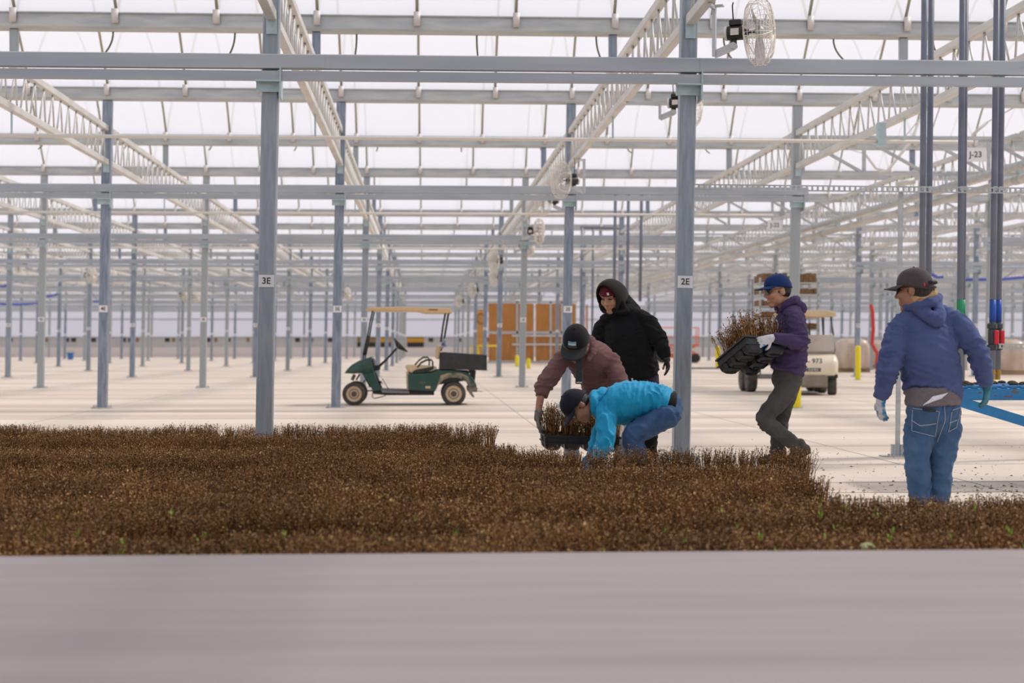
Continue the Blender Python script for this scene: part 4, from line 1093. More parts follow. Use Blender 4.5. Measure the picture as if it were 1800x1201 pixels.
def head_frame(f, u):
    f = Vector(f).normalized(); u = Vector(u); u = (u - f*u.dot(f)).normalized(); return f, u.cross(f).normalized(), u
def L3(c, fr, a, b, d, s=1.0): return Vector(c) + fr[0]*(a*s) + fr[1]*(b*s) + fr[2]*(d*s)
def ell(m, c, fr, ctr, rad, s=1.0, n=18, k=12):
    rings = []
    for j in range(k + 1):
        t = -math.pi/2 + math.pi*min(max(j/k, .015), .985)
        rings.append([L3(c, fr, ctr[0] + rad[0]*math.cos(t)*math.cos(q), ctr[1] + rad[1]*math.cos(t)*math.sin(q), ctr[2] + rad[2]*math.sin(t), s) for q in (2*math.pi*i/n for i in range(n))])
    return m.loft(rings)
def add_head(m, c, fr, s=1.0, neck=None):
    H = lambda *a: L3(c, fr, *a, s)
    ell(m, c, fr, (-.012, 0, .032), (.096, .076, .086), s); ell(m, c, fr, (.030, 0, -.035), (.064, .064, .082), s)
    ell(m, c, fr, (.066, 0, -.100), (.026, .030, .024), s); ell(m, c, fr, (.016, .040, -.058), (.046, .028, .044), s); ell(m, c, fr, (.016, -.040, -.058), (.046, .028, .044), s)
    sweep(m, [H(.084, 0, .022), H(.100, 0, -.005), H(.112, 0, -.026)], [.010*s, .011*s, .014*s], fr[1], 10)
    for y in (-1, 1):
        ell(m, c, fr, (.097, y*.013, -.030), (.012, .009, .009), s); ell(m, c, fr, (.058, y*.038, -.026), (.034, .028, .034), s)
        ell(m, c, fr, (-.010, y*.078, -.008), (.020, .009, .033), s); ell(m, c, fr, (-.002, y*.074, -.012), (.014, .008, .022), s)
    sweep(m, [H(.066, .050, .026), H(.084, .024, .034), H(.086, 0, .030), H(.084, -.024, .034), H(.066, -.050, .026)], [.010*s]*5, fr[2], 8)
    sweep(m, [H(.078, .024, -.062), H(.093, 0, -.058), H(.078, -.024, -.062)], [.007*s, .009*s, .007*s], fr[2], 8)
    sweep(m, [H(.076, .020, -.074), H(.089, 0, -.073), H(.076, -.020, -.074)], [.007*s, .010*s, .007*s], fr[2], 8)
    if neck is not None: sweep(m, [H(-.02, 0, -.03), H(-.025, 0, -.08), neck], [.058*s, .056*s, .066*s], fr[1])
def add_hand(m, w, d, nrm, thumb, curl=.35, s=1.0, fr_=.0088, spread=.0):
    d = Vector(d).normalized(); nrm = Vector(nrm); nrm = (nrm - d*nrm.dot(d)).normalized(); ac = d.cross(nrm).normalized() * thumb
    w = Vector(w)
    sweep(m, [w - d*.02, w + d*.03*s, w + d*.085*s], [(.027*s, .020*s), (.036*s, .018*s), (.040*s, .014*s)], ac, 12)
    for k, (o, ln) in enumerate(((.030, .068), (.011, .078), (-.010, .073), (-.029, .056))):
        b = w + d*(.082*s) + ac*(o*s); pts = [b - d*.012]; dr = (d + ac*(o*spread*8)).normalized(); c_ = curl*(1 + .12*k)
        p = b
        for q in range(3):
            dr = (dr*math.cos(c_) - nrm*math.sin(c_)).normalized() if q or curl > .2 else dr
            nn = (nrm - dr*nrm.dot(dr)).normalized(); nrm2 = nn
            p = p + dr*(ln*s*(.42, .32, .26)[q]); pts.append(p)
        sweep(m, pts, [fr_*s*1.15, fr_*s*1.08, fr_*s, fr_*s*.85], ac, 8, 3)
    b = w + d*(.022*s) + ac*(.028*s); t1 = b + (d*.62 + ac*.70 - nrm*.25).normalized()*(.042*s); t2 = t1 + (d*.9 + ac*.30 - nrm*.35).normalized()*(.034*s)
    sweep(m, [b - ac*.01, t1, t2], [.0125*s, .0112*s, .0092*s], nrm, 8, 3)
    return ac
def add_shoe(m, heel, toe, up, s=1.0):
    heel, toe, up = Vector(heel), Vector(toe), Vector(up).normalized(); d = (toe - heel).normalized(); sd = d.cross(up).normalized()
    sweep(m, [heel + up*.045, heel + d*.08 + up*.055, heel + d*.16 + up*.042, toe + up*.032], [(.040*s, .046*s), (.042*s, .050*s), (.050*s, .040*s), (.044*s, .030*s)], sd)
    sweep(m, [heel + up*.010, heel + d*.12 + up*.010, toe + up*.010], [(.042*s, .013), (.046*s, .013), (.046*s, .013)], sd)
    sweep(m, [heel + d*.035 + up*.05, heel + d*.03 + up*.13], [.050*s, .050*s], sd)
def add_cap(name, c, fr, base, material, parent, s=1.0, rim_f=.040, rim_b=-.004, brim=.078, curve=.5, brim_mat=None, tilt=0):
    m = MB(); n = 36; k = 10; rings = []
    for j in range(k + 1):
        t = j/k*math.pi/2*.985
        ring_ = []
        for i in range(n):
            q = 2*math.pi*i/n; base_u = rim_b + (rim_f - rim_b)*(.5 + .5*math.cos(q))
            r0 = math.cos(t)**.75
            ring_.append(L3(c, fr, -.010 + .111*r0*math.cos(q), .091*r0*math.sin(q), base_u + (.136 - base_u)*math.sin(t)**1.0, s))
        rings.append([p - base for p in ring_])
    m.loft(rings)
    o = m.build(name, material, parent, True)
    b = MB(); N, K = 18, 6; g_ = []
    for side_ in (0, 1):
        for j in range(K + 1):
            for i in range(N + 1):
                a = (i/N - .5)*2*R(68); rr = 1 + 0*j; f0 = -.010 + .113*math.cos(a); l0 = .093*math.sin(a)
                ex = brim*math.cos(a*.98)**.55*(j/K)
                u0 = rim_f - .002 - curve*l0*l0*4.5*(.3 + .7*j/K) - (.010 + tilt)*(j/K) - (.004 if side_ else 0)
                g_.append(L3(c, fr, f0 + ex, l0*(1 + .04*j/K), u0, s) - base)
    st = (N + 1)*(K + 1); fs = []
    for sd in (0, 1):
        for j in range(K):
            for i in range(N): q = sd*st + j*(N+1) + i; fs.append((q, q+1, q+N+2, q+N+1))
    for i in range(N): q = K*(N+1) + i; fs.append((q, q+1, st+q+1, st+q))
    for j in range(K):
        for e in (0, N): q = j*(N+1) + e; fs.append((q, q+N+1, st+q+N+1, st+q))
    b.add(g_, fs); b.build('brim', brim_mat or material, o, True)
    bt = MB().ball(L3(c, fr, -.010, 0, .136, s) - base, .008*s, 8, 6).build('cap_button', material, o, True)
    return o
def hair(c, fr, base, parent, s=1.0, material=None):
    m = MB(); ell(m, c, fr, (-.026, 0, .012), (.087, .0785, .090), s, 24, 16)
    o = organic('hair', m, base, material or M['hair'], parent, .008, 1); return o
def glasses(c, fr, base, parent, s=1.0, dark=True, y0=.008):
    m = MB(); H = lambda *a: L3(c, fr, *a, s) - base
    for y in (-1, 1):
        m.loft([[H(.097 - .018*max(0, cx_) + .006*e - abs(q)*.0, y*(.032 + .030*cx_) , y0 + .020*cz_) for cx_, cz_ in ((-1, .5), (-.6, 1), (.7, 1), (1, .5), (.9, -.5), (.4, -1), (-.5, -1), (-1, -.4))] for e, q in ((0, 0), (1, 0))])
        m.tube([H(.080, y*.060, y0 + .010), H(.055, y*.075, y0 + .010), H(-.005, y*.082, y0 + .012)], .0026, 6)
    m.tube([H(.097, -.008, y0 + .008), H(.099, 0, y0 + .010), H(.097, .008, y0 + .008)], .003, 6)
    return m.build('sunglasses', M['shade'], parent)

def skin(name, a, b): return mat(name, a, .5, 0, b, 25, spec=.4)
M['skin1'] = skin('skin_a', (.48, .26, .17), (.43, .225, .145)); M['skin2'] = skin('skin_b', (.42, .20, .125), (.37, .17, .10)); M['skin3'] = skin('skin_c', (.34, .165, .10), (.30, .14, .085))
M['skin4'] = skin('skin_d', (.53, .285, .185), (.48, .25, .155)); M['skin5'] = skin('skin_e', (.36, .18, .115), (.32, .155, .098))
M['hair'] = mat('black_hair', (.012, .010, .009), .6, 0, (.025, .02, .017), 60, (1, 1, .3), bump=.5)
M['shade'] = mat('dark_lens', (.008, .008, .009), .12, 0, spec=.8)
def cloth(name, a, b=None, rough=.85, sheen=.06, sc=90, bump=.12, lo=.3, hi=.7):
    return mat(name, a, rough, 0, b or tuple(c*1.25 for c in a), sc if b is None else 9, bump=bump, bump_scale=180, sheen=sheen, lo=lo, hi=hi, spec=.15)

def person(base_px, label, Yb, J, rad, mats, sk, voxel=.011, hoodie_name='hoodie', pants_name='jeans', seed=0., bare=None, fold=1.0, fscale=(8, 8, 19), hem=None, s=1.0, sleeve_cut=1.0):
    base = P(*base_px, Yb); base.z = 0
    side = J['side']; b = MB(); K = .78
    tor = [J[k] for k in ('pelvis', 'waist', 'chest', 'upper', 'neck')]
    tr = [rad[k] for k in ('pelvis', 'waist', 'chest', 'upper')]
    sweep(b, tor, [(x*K, y*K) for x, y in tr] + [(.058, .058)], side)
    sweep(b, [J['shL'], J['upper'], J['shR']], [.045, .06, .045], (0, 0, 1))
    for q in 'LR':
        sweep(b, [J['sh'+q], J['el'+q], J['wr'+q]], [.046, .038, .027], side); sweep(b, [J['hip'+q], J['kn'+q], J['an'+q]], [.066, .046, .036], side)
        sweep(b, [J['pelvis'], J['hip'+q]], [.08, .068], side)
        add_hand(b, J['wr'+q], J['hd'+q], J['hn'+q], J['ht'+q], J.get('hc'+q, .35), .96, .0075)
        he, to, up = J['ft'+q]; he, to = Vector(he), Vector(to); sweep(b, [he + Vector(up)*.05, (he+to)/2 + Vector(up)*.04, to + Vector(up)*.03], [.03, .034, .022], side)
    fr = head_frame(J['hf'], J['hu']); add_head(b, J['head'], fr, s, J['neck'])
    body = organic('person', b, base, sk, None, .0075, 2)
    body.location = base
    tag(body, label, 'person')
    # hoodie
    m = MB(); I = rad.get('puff', .024)
    hemp = J.get('hem', J['pelvis'])
    sweep(m, [hemp, J['waist'], J['chest'], J['upper'], J['neck']], [(x + I, y + I) for x, y in (rad.get('hem', tr[0]), tr[1], tr[2], tr[3])] + [(.075, .075)], side, 22, cap=.15)
    sweep(m, [J['shL'], J['upper'], J['shR']], [.062, .080, .062], (0, 0, 1))
    for q in 'LR': nk_ = Vector(J['neck']); sh_ = Vector(J['sh'+q]); sweep(m, [nk_*.75 + Vector(J['upper'])*.25, nk_*.42 + sh_*.52 + Vector(J['upper'])*.06, sh_], [.060, .066, .064], side)
    for q in 'LR':
        A, E, Wr = (Vector(J[k+q]) for k in ('sh', 'el', 'wr')); end = E + (Wr - E)*(J.get('sleeve'+q, .96)); ar = rad.get('arm', (.076, .064, .050))
        sweep(m, [A, A + (E - A)*.55, E, (E + end)/2, end], [ar[0]*.86, (ar[0] + ar[1])/2, ar[1], (ar[1] + ar[2])/2, ar[2]*.94], side, 16, cap=.2)
    foci = [(J['el'+q], .12, .013*fold) for q in 'LR'] + [(J['sh'+q], .12, .006*fold) for q in 'LR'] + [(J['waist'], .20, .011*fold), (hemp, .15, .007*fold)]
    hd = organic(hoodie_name, m, base, mats[0], body, voxel, 3, (fscale, .0048*fold, foci, seed))
    # trousers
    m = MB(); pr = rad.get('leg', (.100, .076, .062)); w0 = Vector(J['pelvis']) + (Vector(J['waist']) - Vector(J['pelvis']))*.45
    sweep(m, [Vector(J['pelvis']) + (Vector(J['pelvis']) - w0)*.5, J['pelvis'], w0], [(tr[0][0]*.9, tr[0][1]*.95), tr[0], (tr[0][0]*.95, tr[0][1]*.95)], side, 20, cap=.4)
    for q in 'LR':
        h, k_, a = (Vector(J[x+q]) for x in ('hip', 'kn', 'an')); e = a + (a - k_).normalized()*.03
        sweep(m, [h, h + (k_-h)*.5, k_, k_ + (a-k_)*.5, e], [pr[0], (pr[0]+pr[1])/2, pr[1], (pr[1]+pr[2])/2, pr[2]], side, 16, cap=.25)
        sweep(m, [J['pelvis'], h], [(tr[0][1], tr[0][1]*.95), pr[0]*1.02], side, 16)
    foci = [(J['kn'+q], .13, .008*fold) for q in 'LR'] + [(J['an'+q], .13, .010*fold) for q in 'LR'] + [(J['hip'+q], .12, .009*fold) for q in 'LR']
    jn = organic(pants_name, m, base, mats[1], body, voxel, 3, ((9, 9, 12), .0032*fold, foci, seed + 5))
    return body, base, fr, hd, jn
def gloves(J, base, body, mg, which='LR', s=1.06, name='glove', cuff=True, spread=.12):
    out = []
    for q in which:
        m = MB(); add_hand(m, J['wr'+q], J['hd'+q], J['hn'+q], J['ht'+q], J.get('hc'+q, .35), s, .0098, spread)
        if cuff:
            w = Vector(J['wr'+q]); d = (w - Vector(J['el'+q])).normalized(); sweep(m, [w - d*.05, w + Vector(J['hd'+q]).normalized()*.02], [.036, .034], J['side'])
        out.append(organic(name, m, base, mg[q] if isinstance(mg, dict) else mg, body, .0048, 2))
    return out
def shoes(J, base, body, ms, name='boot'):
    for q in 'LR':
        m = MB(); he, to, up = J['ft'+q]; add_shoe(m, he, to, up); organic(name, m, base, ms, body, .008, 2)
def hood_down(J, fr_dir, base, hd, material, parent, back=.10, drop=.07, w=.115, lining=None, seed=3.):
    """hood lying on the shoulders behind the neck"""
    nk = Vector(J['neck']); upv = (Vector(J['neck']) - Vector(J['upper'])).normalized(); f = Vector(fr_dir); f = (f - upv*f.dot(upv)).normalized(); l = upv.cross(f).normalized()
    Q = lambda a, b, c: nk + f*a + l*b + upv*c
    m = MB()
    sweep(m, [Q(.085, .035, -.04), Q(.05, .085, .005), Q(-.03, w*.95, .025), Q(-back*.75, w*.6, .02), Q(-back, 0, .015), Q(-back*.75, -w*.6, .02), Q(-.03, -w*.95, .025), Q(.05, -.085, .005), Q(.085, -.035, -.04)],
          [.020, .030, .034, .036, .038, .036, .034, .030, .020], upv, 12)
    sweep(m, [Q(-back*.6, w*.62, -.01), Q(-back*1.15, w*.30, -drop*.7), Q(-back*1.25, 0, -drop), Q(-back*1.15, -w*.30, -drop*.7), Q(-back*.6, -w*.62, -.01)], [.035, .045, .052, .045, .035], upv, 12)
    return organic('hood', m, base, material, parent, .009, 3, ((16, 16, 22), .004, [], seed))

# ---- worker in blue hoodie seen from behind
Y = 11.0
J = dict(side=(1, .12, .06), pelvis=P(1641, 728, Y), waist=P(1640, 676, Y + .02), chest=P(1630, 612, Y + .02), upper=P(1626, 566, Y + .03), neck=P(1619, 538, Y + .03), hem=P(1639, 694, Y),
         head=P(1607, 511, Y - .02), hf=(-.80, .55, -.10), hu=(-.08, .1, 1),
         shL=P(1580, 573, Y), elL=P(1563, 643, Y - .04), wrL=P(1548, 702, Y + .02), shR=P(1679, 562, Y), elR=P(1719, 620, Y - .03), wrR=P(1735, 678, Y + .02),
         hipL=P(1616, 748, Y), knL=P(1612, 812, Y - .03), anL=P(1618, 873, Y), hipR=P(1664, 744, Y), knR=P(1656, 812, Y + .04), anR=P(1649, 872, Y + .06),
         hdL=(.05, .1, -1), hnL=(-.9, -.5, 0), htL=1, hdR=(-.02, .1, -1), hnR=(.75, -.65, 0), htR=-1, hcL=.30, hcR=.28,
         ftL=(P(1618, 893, Y - .02), P(1612, 893, Y + .19), (0, 0, 1)), ftR=(P(1650, 893, Y + .04), P(1652, 893, Y + .25), (0, 0, 1)))
for k in ('ftL', 'ftR'): J[k][0].z = .012; J[k][1].z = .012
rad = dict(pelvis=(.190, .135), waist=(.175, .140), chest=(.180, .145), upper=(.150, .105), hem=(.180, .140), arm=(.086, .076, .056), leg=(.108, .084, .070), puff=.026)
M['c5'] = cloth('blue_fleece', (.068, .094, .228), (.088, .118, .272)); M['j5'] = cloth('blue_denim', (.038, .090, .205), (.085, .155, .285), sc=9, sheen=.05)
body, base, fr, hd, jn = person((1640, 896), 'worker in a blue hoodie, brown cap and jeans seen from behind', Y, J, rad, (M['c5'], M['j5']), M['skin5'], seed=1.3, fold=1.15, s=1.15)
M['cap5'] = cloth('brown_grey_cap', (.068, .056, .060), sheen=.1); M['teal'] = mat('teal_glove', (.008, .125, .19), .55, 0, (.012, .16, .23), 20); M['wglove'] = mat('white_blue_glove', (.60, .62, .68), .7, 0, (.02, .20, .42), 6, lo=.48, hi=.52)
M['sherpa'] = mat('tan_sherpa', (.42, .29, .14), .95, 0, (.58, .42, .22), 60, bump=.8); M['under5'] = cloth('grey_shirt', (.16, .14, .155)); M['whitecloth'] = cloth('white_shirt', (.70, .70, .78))
cap = add_cap('cap', J['head'], fr, base, M['cap5'], body, 1.15, .042, -.012)
m = MB(); H = lambda *a: L3(J['head'], fr, *a, 1.15) - base
sweep(m, [H(-.112, .040, .035), H(-.117, .0, .040), H(-.112, -.040, .035)], [(.012, .024)]*3, fr[2]); m.build('strap_opening', M['ink'], cap, True)
MB().tube([H(-.095, .058, .012), H(-.121, .03, .008), H(-.124, 0, .008), H(-.121, -.03, .008), H(-.095, -.058, .012)], .009, 6).build('strap', M['cap5'], cap, True)
MB().ball(H(-.085, .070, .020), (.006, .006, .012), 8, 6).build('red_tab', M['redh'], cap)
hair(J['head'], fr, base, body, 1.15); glasses(J['head'], fr, base, body, 1.16)
gloves(J, base, body, {'L': M['wglove'], 'R': M['teal']}); 
M['boot'] = mat('dark_boot', (.05, .042, .036), .75, 0, (.09, .075, .06), 20); shoes(J, base, body, M['boot'])
hood = hood_down(J, (-.25, .95, 0), base, hd, M['c5'], hd, back=.12, drop=.11, w=.125)
m = MB(); nk = J['neck']; sweep(m, [nk + V(-.135, -.03, .025), nk + V(-.085, -.105, .055), nk + V(0, -.120, .080), nk + V(.08, -.085, .085)], [(.040, .018), (.046, .020), (.046, .020), (.028, .014)], (0, 0, 1)); organic('sherpa_lining', m, base, M['sherpa'], hd, .007, 2)
m = MB(); sweep(m, [P(1641, 711, Y), P(1640, 682, Y)], [(.196, .150), (.194, .155)], J['side'], 24, cap=.1); organic('undershirt', m, base, M['under5'], body, .011, 2, ((14, 14, 20), .006, [], 4.))
us = body.children[-1]
patch('white_tail', us, [(1640, 697), (1666, 690), (1656, 700), (1622, 713)], M['whitecloth'], body, base, 8, .006)
M['denimdark'] = cloth('dark_denim', (.040, .085, .18), (.07, .14, .25)); M['stitch'] = mat('pale_stitch', (.55, .56, .60), .8); M['phone'] = mat('black_wallet', (.012, .012, .014), .4)
pk = [(1605, 718), (1651, 724), (1643, 768), (1603, 758)]; pk2 = [(1673, 722), (1689, 716), (1681, 752), (1667, 760)]
patch('back_pocket', jn, pk, M['denimdark'], jn, base, 10, .004); patch('back_pocket', jn, pk2, M['denimdark'], jn, base, 10, .004)
seam('pocket_stitching', jn, pk + [pk[0]], .0017, M['stitch'], jn, base, .0055); seam('pocket_stitching', jn, pk2 + [pk2[0]], .0017, M['stitch'], jn, base, .0055)
seam('pocket_stitching', jn, [(1603, 739), (1618, 749), (1632, 747), (1648, 743)], .0022, M['stitch'], jn, base, .006); seam('pocket_stitching', jn, [(1669, 743), (1684, 738)], .0022, M['stitch'], jn, base, .006)
seam('seat_seam', jn, [(1660, 706), (1661, 740), (1647, 780)], .0017, M['stitch'], jn, base, .003)
patch('wallet', jn, [(1622, 717), (1645, 720), (1644, 725), (1622, 722)], M['phone'], body, base, 4, .008)

# ---- worker walking with a tray
Y = 14.8
J = dict(side=(-.24, .97, 0), pelvis=P(1383, 668, Y), waist=P(1387, 634, Y), chest=P(1387, 592, Y), upper=P(1389, 558, Y), neck=P(1382, 536, Y), hem=P(1382, 652, Y),
         head=P(1367, 512, Y - .02), hf=(-.95, -.18, -.16), hu=(-.14, 0, 1),
         shL=P(1396, 559, Y - .17), elL=P(1408, 602, Y - .24), wrL=P(1358, 594, Y - .33), shR=P(1388, 556, Y + .17), elR=P(1398, 604, Y + .24), wrR=P(1352, 606, Y + .14),
         hipL=P(1384, 682, Y - .09), knL=P(1344, 738, Y - .14), anL=P(1402, 787, Y - .11), hipR=P(1384, 682, Y + .09), knR=P(1371, 742, Y + .10), anR=P(1366, 801, Y + .10),
         hdL=(-.92, -.05, -.30), hnL=(-.1, -1, .15), htL=-1, hdR=(-.9, -.1, -.2), hnR=(0, 1, 0), htR=1, hcL=.22, hcR=.4,
         ftL=(P(1424, 797, Y - .12), P(1391, 819, Y - .13), (-.55, 0, .84)), ftR=(P(1379, 815, Y + .10), P(1337, 815, Y + .08), (0, 0, 1)))
J['ftR'][0].z = .012; J['ftR'][1].z = .012; J['ftL'][1].z = .035
rad = dict(pelvis=(.165, .130), waist=(.155, .130), chest=(.170, .135), upper=(.150, .100), hem=(.165, .130), arm=(.084, .070, .050), leg=(.104, .076, .064), puff=.022)
M['c4'] = cloth('plum_fleece', (.058, .040, .105), (.075, .052, .13)); M['j4'] = cloth('charcoal_denim', (.058, .055, .053), (.095, .09, .088), sc=9, sheen=.05)
body, base, fr, hd, jn = person((1384, 821), 'smiling worker in plum hoodie and blue cap carrying a plant tray', Y, J, rad, (M['c4'], M['j4']), M['skin4'], seed=7.7, fold=1.1, pants_name='trousers', s=1.17)
M['cap4'] = cloth('navy_cap', (.010, .030, .115), sheen=.1)
cap = add_cap('cap', J['head'], fr, base, M['cap4'], body, 1.17, .052, .004, .082, .35); hair(J['head'], fr, base, body, 1.17); glasses(J['head'], fr, base, body, 1.19)
M['glove4'] = mat('white_glove', (.66, .66, .70), .8, 0, (.10, .32, .66), 9, lo=.60, hi=.62, bump=.2)
gl = gloves(J, base, body, M['glove4'], 'LR', 1.15, spread=.9); shoes(J, base, body, M['boot']); hood_down(J, (-1, -.2, 0), base, hd, M['c4'], hd, back=.105, drop=.08, w=.105, seed=9.)
M['bluetip'] = mat('blue_rubber', (.02, .28, .58), .5); 
M['lip'] = mat('lips', (.34, .11, .085), .5); M['teeth'] = mat('teeth', (.75, .72, .66), .4)
H = lambda *a: L3(J['head'], fr, *a, 1.17) - base
MB().tube([H(.070, -.030, -.056), H(.087, -.014, -.066), H(.092, 0, -.068), H(.087, .014, -.066), H(.070, .030, -.056)], [.003, .007, .009, .007, .003], 8).build('teeth', M['teeth'], body, True)
MB().tube([H(.066, -.034, -.052), H(.086, -.016, -.073), H(.092, 0, -.077), H(.086, .016, -.073), H(.066, .034, -.052)], [.003, .006, .007, .006, .003], 8).build('lower_lip', M['lip'], body, True)
q = [on_surface(hd, u, v, .003) for u, v in ((1365, 563), (1367, 566), (1368, 571), (1368, 576), (1366, 581))]
q = [p - base for p in q if p is not None]
if len(q) > 2: MB().tube(q, .005, 6).build('chest_print', M['whitecloth'], hd, True)
seam('hem_seam', hd, [(1366, 646), (1380, 648), (1408, 645)], .003, M['c4'], hd, base, .004)
# tray carried at the waist, near side showing its pot cells
tX = V(-.31, .86, -.40).normalized(); tY = V(-1, -.30, .06); tY = (tY - tX*tY.dot(tX)).normalized(); tZ = tX.cross(tY)
corner = P(1309, 589, Y - .36); tsc = 1.06
t4 = plant_tray((0, 0, 0), 0, plants(90, 620, .12, .21, 2, .05), 'black cell tray of dry stems carried by the worker in plum', zs=1.0)
t4.matrix_world = Matrix.Translation(corner - (tX*(-TX/2) + tY*(TY/2) + tZ*TH*1.3)*tsc) @ Matrix((tX, tY, tZ)).transposed().to_4x4() @ Matrix.Diagonal((tsc, tsc, tsc*1.3, 1))

# ---- worker in black hoodie standing
Y = 15.3
J = dict(side=(.93, -.34, .08), pelvis=P(1122, 674, Y + .05), waist=P(1116, 640, Y + .02), chest=P(1104, 598, Y - .02), upper=P(1099, 563, Y - .03), neck=P(1089, 543, Y - .06), hem=P(1121, 660, Y + .05),
         head=P(1075, 521, Y - .13), hf=(-.55, -.72, -.42), hu=(-.20, -.30, .93),
         shL=P(1137, 561, Y - .12), elL=P(1157, 597, Y - .14), wrL=P(1172, 630, Y - .20), shR=P(1062, 568, Y + .06), elR=P(1050, 612, Y + .10), wrR=P(1052, 660, Y - .02),
         hipL=P(1139, 692, Y), knL=P(1140, 746, Y - .02), anL=P(1141, 799, Y + .03), hipR=P(1106, 692, Y + .1), knR=P(1104, 746, Y + .08), anR=P(1106, 799, Y + .12),
         hdL=(.12, -.25, -1), hnL=(.75, .2, .2), htL=-1, hdR=(0, -.3, -1), hnR=(-1, 0, 0), htR=1, hcL=.30, hcR=.4,
         ftL=(P(1143, 813, Y + .06), P(1135, 813, Y - .18), (0, 0, 1)), ftR=(P(1107, 813, Y + .15), P(1098, 813, Y - .08), (0, 0, 1)))
for k in ('ftL', 'ftR'): J[k][0].z = .012; J[k][1].z = .012
rad = dict(pelvis=(.185, .150), waist=(.190, .165), chest=(.195, .155), upper=(.165, .110), hem=(.180, .150), arm=(.090, .078, .055), leg=(.112, .088, .075), puff=.026)
M['c1'] = cloth('black_fleece', (.008, .0083, .0095), (.012, .012, .0135), sheen=.03); M['j1'] = cloth('black_trousers', (.007, .007, .008), (.010, .010, .011), sheen=.03)
body, base, fr, hd, jn = person((1122, 814), 'worker in a black hoodie with the hood up over a maroon beanie', Y, J, rad, (M['c1'], M['j1']), M['skin1'], seed=3.1, fold=1.1, pants_name='trousers', s=1.18)
M['bglove'] = mat('black_glove', (.014, .014, .016), .6); gloves(J, base, body, M['bglove'], 'LR')
M['tanboot'] = mat('tan_boot', (.36, .17, .05), .7, 0, (.45, .22, .07), 20); shoes(J, base, body, M['tanboot'])
M['maroon'] = cloth('maroon_knit', (.105, .008, .020), (.14, .012, .028), sheen=.2)
m = MB(); ell(m, J['head'], fr, (-.010, 0, .052), (.104, .085, .084), 1.18); b_ = organic('beanie', m, base, M['maroon'], body, .007, 1)
H = lambda *a: L3(J['head'], fr, *a, 1.18) - base
sweep(m := MB(), [H(.0 + .093*math.cos(a), .082*math.sin(a), .046) for a in [2*math.pi*k/16 for k in range(17)]], [(.014, .012)]*17, fr[2], 8, 2); m.build('folded_cuff', M['maroon'], b_, True)
MB().box(-.010, .010, -.002, .002, -.012, .012).build('knit_label', M['white'], b_).matrix_local = Matrix.Translation(H(.098, .034, .062)) @ Matrix((fr[1], fr[0], fr[2])).transposed().to_4x4()
# raised hood: shell open at the face
rings = []
for (a, wl, wt, wb, fo) in ((.072, .084, .128, -.100, .0), (.052, .095, .143, -.115, -.01), (.0, .102, .144, -.128, -.03), (-.06, .098, .128, -.14, -.05), (-.110, .078, .088, -.14, -.06), (-.145, .045, .040, -.12, -.05)):
    r_ = []
    for k in range(28):
        q = 2*math.pi*k/28; s_, c_ = math.sin(q), math.cos(q)
        r_.append(H(a + (fo if c_ < 0 else 0)*abs(c_) + (.018*max(c_, 0)), wl*s_*(1 if c_ > -.3 else .95), (wt if c_ > 0 else -wb)*c_))
    rings.append(r_)
m = MB().loft(rings, cap=False); n_ = 28; m.f.append(tuple(5*n_ + i for i in range(n_))); m.m.append(0)
o = m.build('raised_hood', M['c1h'] if 'c1h' in M else cloth('faded_black_hood', (.022, .019, .018), (.030, .027, .025)), hd, True)
so = o.modifiers.new('thick', 'SOLIDIFY'); so.thickness = .012; so.offset = 1; sb_ = o.modifiers.new('sub', 'SUBSURF'); sb_.levels = 1; sb_.render_levels = 1
m = MB(); nk = J['neck']; sweep(m, [nk + V(-.09, -.10, .01), nk + V(-.02, -.13, -.035), nk + V(.07, -.08, -.01), nk + V(.10, .02, .03), nk + V(.03, .09, .05), nk + V(-.07, .06, .04), nk + V(-.10, -.03, .02)], [.022, .024, .034, .046, .050, .042, .026], (0, 0, 1)); [sweep(m, q_, [.112, .118, .125], (1, 0, 0)) for q_ in ([H(-.055, 0, .01) + base, H(-.075, 0, -.07) + base, Vector(J['upper']) + V(.05, .07, .05)],)]; [sweep(m, [H(.022, y_*.086, -.03) + base, H(.010, y_*.084, -.10) + base, nk + V(.05*y_ - .02, -.06, -.03)], [.030, .040, .045], (1, 0, 0)) for y_ in (-1, 1)]; organic('hood_collar', m, base, M['c1'], hd, .009, 3, ((14, 14, 18), .004, [], 2.))
M['brow'] = mat('dark_brow', (.02, .014, .011), .7)
for y in (-1, 1):
    MB().tube([H(.086, y*.018, .010), H(.084, y*.033, .009), H(.072, y*.046, .005)], [.003, .005, .003], 6).build('eye_line', M['brow'], body, True)
    MB().tube([H(.088, y*.016, .033), H(.086, y*.033, .038), H(.072, y*.050, .034)], [.003, .0042, .002], 6).build('eyebrow', M['brow'], body, True)
MB().tube([H(.078, -.022, -.066), H(.092, -.008, -.067), H(.092, .008, -.067), H(.078, .022, -.066)], [.001, .0035, .0035, .001], 6).build('mouth_line', M['lip'], body, True)
patch('front_pocket', hd, [(1092, 630), (1122, 622), (1132, 648), (1090, 652)], M['c1'], hd, base, 8, .007)
M['purple'] = cloth('purple_tee', (.030, .026, .052)); m = MB(); sweep(m, [J['pelvis'] + V(0, 0, -.02), J['hem']], [(.200, .165), (.198, .165)], J['side'], 22, cap=.1); organic('undershirt', m, base, M['purple'], body, .011, 2, ((14, 14, 20), .005, [], 4.))
MB().tube([P(1111, 665, Y - .20) - base, P(1112, 672, Y - .20) - base, P(1110, 680, Y - .20) - base], [.010, .006, .004], 8).build('key_clip', M['steel'], jn, True)

